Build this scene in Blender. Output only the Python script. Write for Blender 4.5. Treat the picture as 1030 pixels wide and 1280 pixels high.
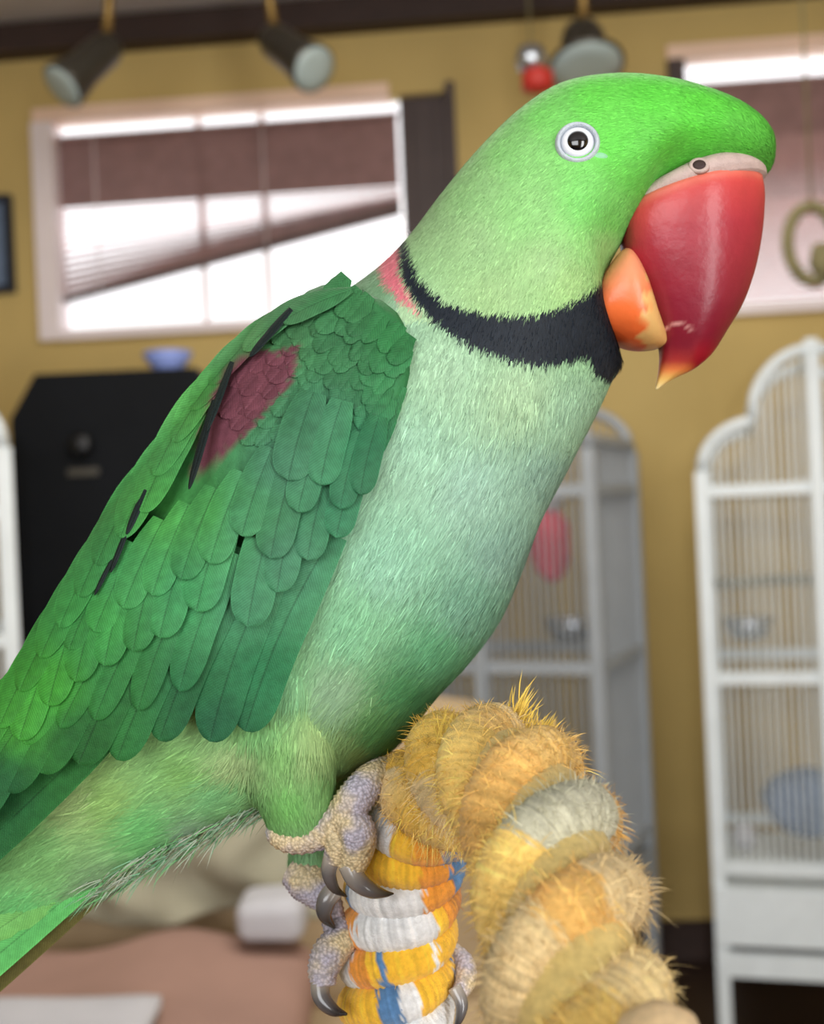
import bpy, math, random
import numpy as np
from mathutils import Vector, Matrix
from mathutils.bvhtree import BVHTree

for o in list(bpy.data.objects): bpy.data.objects.remove(o)
random.seed(7); rng = np.random.default_rng(7)
SC = bpy.context.scene; COL = SC.collection

# ------------------------------------------------------------------ camera, world, light
F = 1500.0; D0 = 0.21; S = D0 / F
CAM = np.array([0.0, 0.0, 1.2])
ROLL = 0.045
RT = np.array([math.cos(ROLL), 0, -math.sin(ROLL)]); UP = np.array([math.sin(ROLL), 0, math.cos(ROLL)]); FW = np.array([0, 1.0, 0])
cd = bpy.data.cameras.new('camera'); cam = bpy.data.objects.new('camera', cd); COL.objects.link(cam)
cam.matrix_world = Matrix(((RT[0], UP[0], -FW[0], CAM[0]), (RT[1], UP[1], -FW[1], CAM[1]), (RT[2], UP[2], -FW[2], CAM[2]), (0, 0, 0, 1)))
cd.sensor_fit = 'VERTICAL'; cd.sensor_height = 24; cd.sensor_width = 24; cd.lens = 24 * F / 1280
cd.clip_start = 0.01; cd.clip_end = 60
cd.dof.use_dof = True; cd.dof.focus_distance = 0.190; cd.dof.aperture_fstop = 13.5
SC.camera = cam
w = bpy.data.worlds.new('world'); SC.world = w; w.use_nodes = True
bg = w.node_tree.nodes['Background']; bg.inputs[0].default_value = (1.0, 0.98, 1.0, 1); bg.inputs[1].default_value = 1.7
SC.view_settings.view_transform = 'Standard'; SC.view_settings.look = 'None'
SC.view_settings.exposure = 0.0; SC.view_settings.gamma = 1.0; SC.view_settings.use_curve_mapping = False

def area(name, loc, target, sx, sy, power, color=(1, 1, 1)):
    l = bpy.data.lights.new(name, 'AREA'); l.shape = 'RECTANGLE'; l.size = sx; l.size_y = sy; l.energy = power; l.color = color
    o = bpy.data.objects.new(name, l); COL.objects.link(o); o.location = loc
    o.rotation_euler = (Vector(target) - Vector(loc)).to_track_quat('-Z', 'Y').to_euler()
    return o
# daylight of the patio door behind the camera; the rear window is added fill
area('daylight_patio_door', (1.25, -1.95, 1.25), (0.9, 0.4, 1.2), 0.8, 2.0, 44, (1, 0.99, 0.97))
area('rear_fill_light', (-0.85, -1.95, 1.75), (-0.3, 0.6, 1.2), 1.7, 1.1, 27, (0.97, 0.99, 1))
area('ceiling_fill_light', (0.1, 1.35, 2.40), (0.1, 1.6, 0), 1.2, 0.8, 27, (1, 0.95, 0.86))  # added overhead fill, no such lamp hangs in the room

# ------------------------------------------------------------------ helpers
def lin(c):
    c = np.asarray(c, float) / 255.0
    return np.where(c <= 0.04045, c / 12.92, ((c + 0.055) / 1.055) ** 2.4)
def at(px, py, d):                       # picture point at distance d along the view axis -> world
    return CAM + FW * d + RT * ((px - 515) / F * d) - UP * ((py - 640) / F * d)
def LO(u, v, w_):                        # bird frame (side plane u right, v down, w towards the camera side)
    u, v, w_ = (np.asarray(x, float) for x in (u, v, w_))
    return CAM + (D0 - w_ * S)[..., None] * FW + ((u - 515) * S)[..., None] * RT - ((v - 640) * S)[..., None] * UP
def LP(u, v, w_):
    u, v, w_ = np.broadcast_arrays(*(np.asarray(x, float) for x in (u, v, w_)))
    k = 1 - w_ / F
    return LO((u - 515) * k + 515, (v - 640) * k + 640, w_)
def inv(P):                              # world -> (u, v, w) and the side-view coordinates of the near flank
    d = np.asarray(P) - CAM
    w_ = (D0 - d @ FW) / S; u = d @ RT / S + 515; v = 640 - d @ UP / S
    k = 1 - np.abs(w_) / F
    return u, v, w_, (u - 515) / k + 515, (v - 640) / k + 640

def mesh(name, V, Fc, mat, parent=None, cols=None, smooth=True):
    V = np.asarray(V, float)
    off = np.array(parent_world(parent)) if parent is not None else np.zeros(3)
    me = bpy.data.meshes.new(name)
    if isinstance(Fc, np.ndarray):
        nf, k = Fc.shape
        me.vertices.add(len(V)); me.vertices.foreach_set('co', (V - off).ravel())
        me.loops.add(nf * k); me.loops.foreach_set('vertex_index', Fc.ravel().astype(np.int32))
        me.polygons.add(nf); me.polygons.foreach_set('loop_start', np.arange(0, nf * k, k, dtype=np.int32))
        me.update(calc_edges=True)
    else:
        me.from_pydata((V - off).tolist(), [], [tuple(f) for f in Fc])
    if smooth: me.polygons.foreach_set('use_smooth', np.ones(len(me.polygons), bool))
    if cols is not None:
        ca = me.color_attributes.new('Col', 'FLOAT_COLOR', 'POINT')
        c4 = np.ones((len(V), 4)); c4[:, :3] = cols
        ca.data.foreach_set('color', c4.ravel())
    me.materials.append(mat)
    o = bpy.data.objects.new(name, me); COL.objects.link(o)
    if parent is not None: o.parent = parent
    me.validate()
    return o
PW = {}
def parent_world(p):
    v = np.zeros(3)
    while p is not None:
        v = v + np.array(p.location); p = p.parent
    return v
def empty(name, loc, label=None, cat=None, group=None):
    o = bpy.data.objects.new(name, None); COL.objects.link(o); o.location = loc; o.empty_display_size = 0.02
    tag(o, label, cat, group); return o
def tag(o, label=None, cat=None, group=None, kind=None):
    if label: o['label'] = label
    if cat: o['category'] = cat
    if group: o['group'] = group
    if kind: o['kind'] = kind
    return o

class MB:
    def __init__(s): s.V = []; s.F = []; s.C = []
    def add(s, V, Fc, col=None):
        b = len(s.V); s.V += [tuple(x) for x in V]; s.F += [tuple(i + b for i in f) for f in Fc]
        if col is not None:
            col = np.asarray(col, float)
            s.C += [tuple(col)] * len(V) if col.ndim == 1 else [tuple(c) for c in col]
    def box(s, o, ax, ay, az):           # corner + three edge vectors
        o, ax, ay, az = (np.asarray(x, float) for x in (o, ax, ay, az))
        V = [o, o + ax, o + ax + ay, o + ay, o + az, o + ax + az, o + ax + ay + az, o + ay + az]
        s.add(V, [(0, 3, 2, 1), (4, 5, 6, 7), (0, 1, 5, 4), (1, 2, 6, 5), (2, 3, 7, 6), (3, 0, 4, 7)])
    def tube(s, pts, rad, n=10, cap=True, flat=1.0, col=None):
        V, Fc = tube_vf(pts, rad, n, cap, flat); s.add(V, Fc, col)
    def build(s, name, mat, parent=None, smooth=True):
        return mesh(name, s.V, s.F, mat, parent, np.array(s.C) if s.C else None, smooth)
def frames(pts):
    pts = np.asarray(pts, float); t = np.gradient(pts, axis=0); t /= np.linalg.norm(t, axis=1)[:, None] + 1e-12
    a = np.array([0, 0, 1.0]) if abs(t[0][2]) < 0.9 else np.array([1.0, 0, 0])
    N = []; n = np.cross(t[0], a); n /= np.linalg.norm(n)
    for i in range(len(pts)):
        n = n - t[i] * (n @ t[i]); n /= np.linalg.norm(n); N.append(n.copy())
    N = np.array(N); return t, N, np.cross(t, N)
def tube_vf(pts, rad, n=10, cap=True, flat=1.0):
    pts = np.asarray(pts, float); rad = np.broadcast_to(np.asarray(rad, float), (len(pts),))
    t, N, B = frames(pts); th = np.linspace(0, 2 * math.pi, n, endpoint=False)
    V = (pts[:, None] + rad[:, None, None] * (np.cos(th)[None, :, None] * N[:, None] + flat * np.sin(th)[None, :, None] * B[:, None])).reshape(-1, 3)
    m = len(pts)
    Fc = [(i * n + j, i * n + (j + 1) % n, (i + 1) * n + (j + 1) % n, (i + 1) * n + j) for i in range(m - 1) for j in range(n)]
    if cap: Fc += [tuple(range(n - 1, -1, -1)), tuple(range((m - 1) * n, m * n))]
    return V, Fc
def crom(P, n):
    P = np.asarray(P, float); k = len(P)
    Q = np.vstack([2 * P[0] - P[1], P, 2 * P[-1] - P[-2]])
    out = []
    for x in np.linspace(0, k - 1, n):
        i = min(int(x), k - 2); t = x - i; p0, p1, p2, p3 = Q[i:i + 4]
        out.append(0.5 * (2 * p1 + (p2 - p0) * t + (2 * p0 - 5 * p1 + 4 * p2 - p3) * t * t + (3 * p1 - p0 - 3 * p2 + p3) * t ** 3))
    return np.array(out)
def loft_vf(rings, cap=True):            # rings: m x n x 3
    m, n, _ = rings.shape
    Fc = [(i * n + j, (i + 1) * n + j, (i + 1) * n + (j + 1) % n, i * n + (j + 1) % n) for i in range(m - 1) for j in range(n)]
    if cap: Fc += [tuple(range(n)), tuple(range(m * n - 1, (m - 1) * n - 1, -1))]
    return rings.reshape(-1, 3), Fc
def spow(x, p): return np.sign(x) * np.abs(x) ** p
def pair_loft(C, m, n=48, ex=1.0, persp=False, ridge=0.0, arch=None, boxl=1.0):   # C rows: Lu Lv Ru Rv T wc [narrowing of the R side]
    C = crom(C, m); th = np.linspace(0, 2 * math.pi, n, endpoint=False)
    c, s = spow(np.cos(th), ex), spow(np.sin(th), ex)
    if boxl != 1.0: s = np.where(np.cos(th) < 0, spow(np.sin(th), boxl), s)
    if ridge: s = s * (1 - ridge * np.clip(np.cos(th), 0, 1) ** 2)
    U = (C[:, 0] + C[:, 2])[:, None] / 2 + (C[:, 2] - C[:, 0])[:, None] / 2 * c
    Vv = (C[:, 1] + C[:, 3])[:, None] / 2 + (C[:, 3] - C[:, 1])[:, None] / 2 * c
    s = np.repeat(s[None], m, 0)
    if C.shape[1] > 6: s = s * (1 - C[:, 6][:, None] * np.clip(np.cos(th), 0, 1)[None] ** 1.5)
    if arch is not None: Vv = Vv - (np.interp(np.linspace(0, 1, m), arch[0], arch[1]))[:, None] * np.abs(np.sin(th))[None] ** 1.5
    W = C[:, 5][:, None] + C[:, 4][:, None] * s
    return (LP if persp else LO)(U, Vv, W)
def idw(pts, vals, x, y, p=3.0):
    pts = np.asarray(pts, float); vals = np.asarray(vals, float)
    d2 = (x[:, None] - pts[None, :, 0]) ** 2 + (y[:, None] - pts[None, :, 1]) ** 2 + 30.0
    wt = d2 ** (-p / 2); wt /= wt.sum(1)[:, None]
    return wt @ vals
def poly_sd(poly, x, y):                 # signed distance, negative inside
    poly = np.asarray(poly, float); d = np.full(x.shape, 1e9); inside = np.zeros(x.shape, bool)
    for i in range(len(poly)):
        ax, ay = poly[i - 1]; bx, by = poly[i]; ex, ey = bx - ax, by - ay
        t = np.clip(((x - ax) * ex + (y - ay) * ey) / (ex * ex + ey * ey), 0, 1)
        d = np.minimum(d, np.hypot(x - ax - t * ex, y - ay - t * ey))
        c = ((ay > y) != (by > y)) & (x < (bx - ax) * (y - ay) / (by - ay + 1e-12) + ax)
        inside ^= c
    return np.where(inside, -d, d)

# ------------------------------------------------------------------ materials
def nodes(name):
    m = bpy.data.materials.new(name); m.use_nodes = True; nt = m.node_tree
    return m, nt, nt.nodes['Principled BSDF']
def pmat(name, rgb, rough=0.6, var=0.12, scale=20, bump=0.0, bscale=80, metal=0.0, spec=0.5, coat=0.0, vcol=False, stretch=None, voronoi=False, trans=0.0, sheen=0.0, barb=0.0):
    m, nt, b = nodes(name); L = nt.links.new
    tc = nt.nodes.new('ShaderNodeTexCoord'); mp = nt.nodes.new('ShaderNodeMapping'); L(tc.outputs['Object'], mp.inputs[0])
    if stretch: mp.inputs['Scale'].default_value = stretch
    nz = nt.nodes.new('ShaderNodeTexNoise'); nz.inputs['Scale'].default_value = scale; nz.inputs['Detail'].default_value = 4; L(mp.outputs[0], nz.inputs[0])
    mr = nt.nodes.new('ShaderNodeMapRange'); mr.inputs[3].default_value = 1 - var; mr.inputs[4].default_value = 1 + var
    mr.inputs[1].default_value = 0.3; mr.inputs[2].default_value = 0.7; L(nz.outputs[0], mr.inputs[0])
    mx = nt.nodes.new('ShaderNodeMix'); mx.data_type = 'RGBA'; mx.blend_type = 'MULTIPLY'; mx.inputs[0].default_value = 1
    if vcol:
        a = nt.nodes.new('ShaderNodeVertexColor'); a.layer_name = 'Col'; L(a.outputs[0], mx.inputs[6])
    else: mx.inputs[6].default_value = (*lin(rgb), 1)
    L(mr.outputs[0], mx.inputs[7]); L(mx.outputs[2], b.inputs['Base Color'])
    b.inputs['Roughness'].default_value = rough; b.inputs['Metallic'].default_value = metal
    b.inputs['Specular IOR Level'].default_value = spec; b.inputs['Coat Weight'].default_value = coat
    b.inputs['Coat Roughness'].default_value = 0.15
    if sheen: b.inputs['Sheen Weight'].default_value = sheen
    if trans: b.inputs['Transmission Weight'].default_value = trans
    if barb:
        at_ = nt.nodes.new('ShaderNodeAttribute'); at_.attribute_name = 'barb'
        sn = nt.nodes.new('ShaderNodeMath'); sn.operation = 'SINE'; L(at_.outputs['Fac'], sn.inputs[0])
        b2 = nt.nodes.new('ShaderNodeMapRange'); b2.inputs[1].default_value = -1; b2.inputs[3].default_value = 1 - barb; b2.inputs[4].default_value = 1 + barb; L(sn.outputs[0], b2.inputs[0])
        m2 = nt.nodes.new('ShaderNodeMix'); m2.data_type = 'RGBA'; m2.blend_type = 'MULTIPLY'; m2.inputs[0].default_value = 1
        L(mx.outputs[2], m2.inputs[6]); L(b2.outputs[0], m2.inputs[7]); L(m2.outputs[2], b.inputs['Base Color'])
    if voronoi:
        v2 = nt.nodes.new('ShaderNodeTexVoronoi'); v2.inputs['Scale'].default_value = bscale; L(mp.outputs[0], v2.inputs[0])
        b2 = nt.nodes.new('ShaderNodeMapRange'); b2.inputs[1].default_value = 0.25; b2.inputs[2].default_value = 0.75; b2.inputs[3].default_value = 1.08; b2.inputs[4].default_value = 0.62; L(v2.outputs['Distance'], b2.inputs[0])
        hs = nt.nodes.new('ShaderNodeMix'); hs.data_type = 'RGBA'; hs.blend_type = 'MULTIPLY'; hs.inputs[0].default_value = 1
        tn = nt.nodes.new('ShaderNodeMix'); tn.data_type = 'RGBA'; tn.blend_type = 'MIX'; tn.inputs[6].default_value = (*lin((232, 212, 170)), 1); tn.inputs[7].default_value = (*lin((196, 190, 206)), 1)
        n5 = nt.nodes.new('ShaderNodeTexNoise'); n5.inputs['Scale'].default_value = 130; L(mp.outputs[0], n5.inputs[0])
        r5 = nt.nodes.new('ShaderNodeMapRange'); r5.inputs[1].default_value = 0.42; r5.inputs[2].default_value = 0.58; L(n5.outputs[0], r5.inputs[0]); L(r5.outputs[0], tn.inputs[0])
        L(tn.outputs[2], hs.inputs[6]); L(b2.outputs[0], hs.inputs[7]); L(hs.outputs[2], b.inputs['Base Color'])
    if bump:
        if voronoi:
            t = nt.nodes.new('ShaderNodeTexVoronoi'); t.inputs['Scale'].default_value = bscale
        else:
            t = nt.nodes.new('ShaderNodeTexNoise'); t.inputs['Scale'].default_value = bscale; t.inputs['Detail'].default_value = 3
        L(mp.outputs[0], t.inputs[0])
        bp = nt.nodes.new('ShaderNodeBump'); bp.inputs['Strength'].default_value = bump; bp.inputs['Distance'].default_value = 0.001
        bp.invert = voronoi
        L(t.outputs[0], bp.inputs['Height']); L(bp.outputs[0], b.inputs['Normal'])
    return m
M = {}
M['wall'] = pmat('tan_paint', (200, 174, 110), 0.8, 0.06, 3, 0.2, 120)
M['ceil'] = pmat('ceiling_paint', (196, 192, 192), 0.85, 0.04, 4)
M['floor'] = pmat('dark_floor_wood', (48, 32, 26), 0.5, 0.25, 8, stretch=(1, 8, 1))
M['beam'] = pmat('dark_beam_wood', (52, 34, 28), 0.6, 0.2, 9, stretch=(1, 8, 8))
M['frame'] = pmat('cream_casing', (248, 214, 190), 0.5, 0.05, 6)
M['sash'] = pmat('white_sash', (244, 232, 234), 0.45, 0.04, 6)
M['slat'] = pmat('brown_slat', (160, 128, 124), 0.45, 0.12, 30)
M['slat_half_lit'] = pmat('half_backlit_slat', (184, 150, 146), 0.45, 0.1, 30)  # slat brown lightened partway to paint daylight coming through
M['slat_lit'] = pmat('backlit_slat', (205, 165, 160), 0.45, 0.1, 30)  # same slat lightened further, backlight put into the colour
M['shutter'] = pmat('dark_shutter', (70, 56, 54), 0.6, 0.1, 20)
M['cage'] = pmat('white_powder_coat', (226, 234, 238), 0.4, 0.04, 20)
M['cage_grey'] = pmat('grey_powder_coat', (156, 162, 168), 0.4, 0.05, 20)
M['black'] = pmat('black_paint', (10, 13, 18), 0.7, 0.15, 12, spec=0.2)
M['black2'] = pmat('black_plastic', (8, 8, 12), 0.4, 0.1, 12)
M['metal'] = pmat('steel', (190, 196, 205), 0.25, 0.05, 20, metal=0.9)
M['can'] = pmat('grey_can', (84, 80, 72), 0.35, 0.1, 20, metal=0.6)
M['brass'] = pmat('aged_brass', (150, 122, 70), 0.35, 0.1, 20, metal=0.7)
M['lens'] = pmat('pale_lens', (180, 196, 196), 0.25, 0.04, 20)
M['red'] = pmat('red_plastic', (196, 50, 40), 0.5, 0.1, 20)
M['pinkred'] = pmat('red_cloth', (205, 70, 92), 0.8, 0.15, 40)
M['blue'] = pmat('pale_blue_glaze', (150, 170, 240), 0.35, 0.06, 20)
M['slate'] = pmat('slate_blue_cloth', (112, 130, 158), 0.8, 0.15, 40)
M['navy'] = pmat('navy_frame', (24, 32, 48), 0.5, 0.1, 10)
M['khaki'] = pmat('khaki_cloth', (150, 146, 126), 0.9, 0.10, 14, 0.4, 60)
M['tan'] = pmat('tan_cloth', (172, 150, 118), 0.9, 0.10, 14, 0.4, 60)
M['rose'] = pmat('rose_brown_cloth', (152, 120, 108), 0.9, 0.08, 10, 0.3, 60)
M['white'] = pmat('white_cloth', (180, 180, 186), 0.9, 0.05, 20, 0.3, 60)
M['wood'] = pmat('stand_wood', (150, 110, 70), 0.6, 0.2, 12, stretch=(1, 1, 8))
M['olive'] = pmat('olive_fibre', (120, 112, 78), 0.9, 0.2, 40)
def glass():
    m = bpy.data.materials.new('window_glass'); m.use_nodes = True; nt = m.node_tree; nt.nodes.clear()
    o = nt.nodes.new('ShaderNodeOutputMaterial'); t = nt.nodes.new('ShaderNodeBsdfTransparent'); g = nt.nodes.new('ShaderNodeBsdfGlossy'); g.inputs['Roughness'].default_value = 0.02
    x = nt.nodes.new('ShaderNodeMixShader'); x.inputs[0].default_value = 0.05
    nt.links.new(t.outputs[0], x.inputs[1]); nt.links.new(g.outputs[0], x.inputs[2]); nt.links.new(x.outputs[0], o.inputs[0]); return m
M['glass'] = glass()
M['body'] = pmat('body_down', None, 0.75, 0.10, 900, 0.25, 3500, spec=0.25, vcol=True)
M['plume'] = pmat('plume_barbs', None, 0.6, 0.06, 400, spec=0.3, vcol=True)
M['feather'] = pmat('wing_vane', None, 0.6, 0.14, 700, 0.2, 3800, spec=0.25, vcol=True, barb=0.13)
M['beak'] = pmat('beak_horn', None, 0.36, 0.08, 200, 0.12, 500, spec=0.5, vcol=True)
M['cere'] = pmat('cere_skin', (196, 172, 166), 0.6, 0.12, 500, 0.2, 3000)
M['nostril'] = pmat('nostril_dark', (60, 40, 40), 0.7, 0.1, 300)
M['eyering'] = pmat('eye_ring_skin', (196, 206, 216), 0.55, 0.08, 900, 0.3, 4000)
M['iris'] = pmat('iris_white', None, 0.25, 0.04, 900, coat=0.6, vcol=True)
M['pupil'] = pmat('pupil_black', (6, 6, 10), 0.05, 0.0, 100, coat=1.0)
M['tear'] = pmat('pale_blue_skin', (140, 208, 160), 0.6, 0.08, 900)
M['scale'] = pmat('scaly_foot_skin', (226, 214, 204), 0.5, 0.18, 500, 0.35, 1700, voronoi=True)
M['claw'] = pmat('claw_horn', None, 0.2, 0.1, 300, coat=0.5, vcol=True)
M['cord'] = pmat('cotton_cord', None, 0.9, 0.14, 900, 0.5, 4200, spec=0.1, vcol=True, sheen=0.2)
M['fuzz'] = pmat('cotton_fray', None, 0.9, 0.08, 500, spec=0.1, vcol=True)

# ------------------------------------------------------------------ the room
YAW = math.radians(4.7)
WT = np.array([math.cos(YAW), -math.sin(YAW), 0]); WN = np.array([-math.sin(YAW), -math.cos(YAW), 0]); WO = np.array([0, 3.2, 0]); ZZ = np.array([0, 0, 1.0])
def wl(px, py, out=0.0):                 # picture point -> coordinates on the far wall
    d = FW * F + RT * (px - 515) - UP * (py - 640)
    t = ((WO + WN * out - CAM) @ WN) / (d @ WN); p = CAM + d * t
    return (p - WO) @ WT, p[2]
def wp(x, z, out=0.0): return WO + WT * x + ZZ * z + WN * out
def wbox(mb, x0, x1, z0, z1, o0, o1): mb.box(wp(x0, z0, o0), WT * (x1 - x0), WN * (o1 - o0), ZZ * (z1 - z0))
def structure(o): o['kind'] = 'structure'; return o
ZC = wl(0, 42)[1]
a0, a1 = wl(54, 290)[0], wl(572, 250)[0]; az0, az1 = wl(170, 416)[1], wl(260, 136)[1]
b0 = wl(846, 230)[0]; b1 = b0 + 1.15; bz0, bz1 = wl(980, 386)[1], wl(985, 62)[1]
XL, XR = -2.7, 2.7
mb = MB()
wbox(mb, XL, a0, 0, ZC, -0.055, 0); wbox(mb, a0, a1, 0, az0, -0.055, 0); wbox(mb, a0, a1, az1, ZC, -0.055, 0)
wbox(mb, a1, b0, 0, ZC, -0.055, 0); wbox(mb, b0, b1, 0, bz0, -0.055, 0); wbox(mb, b0, b1, bz1, ZC, -0.055, 0); wbox(mb, b1, XR, 0, ZC, -0.055, 0)
structure(mb.build('wall_back', M['wall'], smooth=False))
mb = MB(); mb.box((-2.6, -2.1, -0.1), (5.2, 0, 0), (0, 5.6, 0), (0, 0, 0.1)); structure(mb.build('floor', M['floor'], smooth=False))
mb = MB(); mb.box((-2.6, -2.1, ZC), (5.2, 0, 0), (0, 5.6, 0), (0, 0, 0.1)); structure(mb.build('ceiling', M['ceil'], smooth=False))
mb = MB(); mb.box((-2.7, -2.1, 0), (0.1, 0, 0), (0, 5.6, 0), (0, 0, ZC)); structure(mb.build('wall_left', M['wall'], smooth=False))
mb = MB(); mb.box((2.5, -2.1, 0), (0.1, 0, 0), (0, 5.6, 0), (0, 0, ZC)); structure(mb.build('wall_right', M['wall'], smooth=False))
mb = MB(); Yb = -2.1
for x0, x1, z0, z1 in ((-2.6, -1.75, 0, ZC), (-1.75, 0.05, 0, 1.15), (-1.75, 0.05, 2.35, ZC), (0.05, 0.8, 0, ZC), (0.8, 1.7, 2.3, ZC), (1.7, 2.6, 0, ZC)):
    mb.box((x0, Yb - 0.1, z0), (x1 - x0, 0, 0), (0, 0.1, 0), (0, 0, z1 - z0))
structure(mb.build('wall_front', M['wall'], smooth=False))
zb = wl(0, 78)[1]
mb = MB(); wbox(mb, XL + 0.12, XR - 0.25, zb, ZC - 0.002, 0.001, 0.07); structure(mb.build('trim_1', M['beam'], smooth=False))
mb = MB(); wbox(mb, XL + 0.12, XR - 0.25, 0.0, 0.10, 0.001, 0.018); structure(mb.build('baseboard_back', M['beam'], smooth=False))

def window(idx, x0, x1, z0, z1, jamb, mull):
    mb = MB(); cw = 0.03
    wbox(mb, x0 - 0.012, x1 - (0.17 if idx == 1 else 0), z1 - 0.006, z1 + cw, -0.05, 0.014); fr = structure(mb.build('window_%d' % idx, M['frame'], smooth=False))
    def part(n, mt, *a):
        mb = MB(); wbox(mb, *a); o = mb.build(n, mt, fr, smooth=False); return o
    part('window_jamb', M['sash'] if idx == 1 else M['shutter'], x0 - 0.012, x0 + jamb, z0 - 0.01, z1 - 0.012, -0.05, 0.03)
    part('window_jamb', M['shutter'], x1 - 0.02, x1 + 0.004, z0 - 0.01, z1 + 0.02, -0.05, 0.02)
    part('window_sill', M['sash'], x0 + jamb + 0.001, x1 - 0.021, z0 - 0.012, z0 + 0.014, -0.05, 0.03)
    for m_ in mull: part('mullion', M['sash'], m_ - 0.009, m_ + 0.009, z0 + 0.015, z1 - 0.012, -0.0450, -0.0375)
    part('window_pane', M['glass'], x0, x1, z0, z1, -0.050, -0.046)
    return fr
window(1, a0, a1, az0, az1, 0.045, (wl(246, 220)[0], wl(326, 220)[0]))
window(2, b0, b1, bz0, bz1, 0.03, (b0 + 0.55, b0 + 0.85))
# dark shutter folded at the right end of the first window
sx0 = wl(500, 200)[0] + 0.004
sh = empty('window_shutter', wp(sx0, az0 + 0.28, 0.0), 'dark brown folded shutter filling the right end of the slatted window', 'shutter')
def sbox(n, mt, *a):
    mb = MB(); wbox(mb, *a); return mb.build(n, mt, sh, smooth=False)
sbox('panel', M['shutter'], sx0, a1 - 0.022, az0 + 0.02, az1 - 0.002, -0.034, -0.022)
sbox('stile', M['shutter'], sx0, sx0 + 0.03, az0 + 0.02, az1 - 0.02, -0.0215, -0.008)
sbox('stile', M['shutter'], a1 - 0.052, a1 - 0.022, az0 + 0.02, az1 - 0.02, -0.0215, -0.008)

def slat(name, mt, parent, xl, zl, xr, zr, out, half, tilt, th=0.0016):
    p0, p1 = wp(xl, zl, out), wp(xr, zr, out); ax = p1 - p0
    c, s_ = math.cos(tilt), math.sin(tilt); e = WN * c - ZZ * s_; nrm = np.cross(ax / np.linalg.norm(ax), e)
    mb = MB(); prof = [(-1, -0.0), (0, 0.12), (1, 0.0)]
    V = []; 
    for q in (p0, p1):
        for a_, h_ in prof: V.append(q + e * half * a_ + nrm * h_ * half)
        for a_, h_ in reversed(prof): V.append(q + e * half * a_ + nrm * (h_ * half - th))
    n = 6
    Fc = [(j, (j + 1) % n, n + (j + 1) % n, n + j) for j in range(n)] + [tuple(range(n - 1, -1, -1)), tuple(range(n, 2 * n))]
    mb.add(V, Fc); return mb.build(name, mt, parent, smooth=False)
# first blind: closed upper slats, lower slats fanned out by a bottom rail that hangs askew
xl, xr = wl(66, 250)[0], wl(500, 250)[0] - 0.002
bl = empty('window_blind', wp(xl, az1 - 0.06, -0.02), 'brown slatted blind hanging askew with slanted bottom rail in the window', 'blind')
zt, zm = wl(70, 173)[1], wl(70, 258)[1]
mb = MB(); wbox(mb, xl - 0.005, xr + 0.005, zt, zt + 0.008, -0.035, -0.010); mb.build('head_rail', M['slat'], bl, smooth=False)
n1 = 14
for i in range(n1):
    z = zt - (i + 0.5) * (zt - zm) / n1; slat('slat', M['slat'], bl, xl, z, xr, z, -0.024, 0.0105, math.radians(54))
zl1, zr1 = wl(75, 376)[1], wl(500, 261)[1]
n2 = 13
for i in range(n2):
    f = (i + 0.7) / n2; slat('slat', M['slat_lit'] if i < 6 else M['slat'], bl, xl, zm + f * (zl1 - zm), xr, zm - 0.004 + f * (zr1 - zm), -0.024, 0.0105, math.radians(4 + 62 * f ** 1.2))  # upper fan slats painted lighter as backlit
p0, p1 = wp(xl, zl1 - 0.006, -0.036), wp(xr, zr1 - 0.006, -0.036)
mb = MB(); mb.box(p0, p1 - p0, WN * 0.024, ZZ * 0.014); mb.build('bottom_rail', M['shutter'], bl, smooth=False)
for px in (118, 330):
    x = wl(px, 250)[0]; f = (x - xl) / (xr - xl); zz = zl1 + f * (zr1 - zl1)
    mb = MB(); mb.tube([wp(x, zt, -0.0115), wp(x, zz, -0.0115)], 0.002, 6); mb.build('lift_cord', M['sash'], bl)
# second blind: fully lowered
xl2, xr2 = b0 + 0.034, b1 - 0.025
bl2 = empty('window_blind', wp(xl2, bz1 - 0.12, -0.02), 'fully lowered rosy grey slatted blind in the window behind the beak', 'blind')
zt2 = wl(985, 100)[1]; zb2 = bz0 + 0.03
mb = MB(); wbox(mb, xl2 - 0.003, xr2 + 0.003, zt2, zt2 + 0.010, -0.035, -0.010); mb.build('head_rail', M['slat'], bl2, smooth=False)
n3 = 38
for i in range(n3):
    z = zt2 - (i + 0.6) * (zt2 - zb2) / n3; g = i / n3
    slat('slat', M['slat'] if i < 9 else M['slat_half_lit'] if i < 20 else M['slat_lit'], bl2, xl2, z, xr2, z, -0.024, 0.0105, math.radians(66 - 36 * g))  # colour steps paint the daylight growing towards the sill
mb = MB(); wbox(mb, xl2, xr2, zb2 - 0.02, zb2 - 0.006, -0.036, -0.012); mb.build('bottom_rail', M['slat_lit'], bl2, smooth=False)

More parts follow.
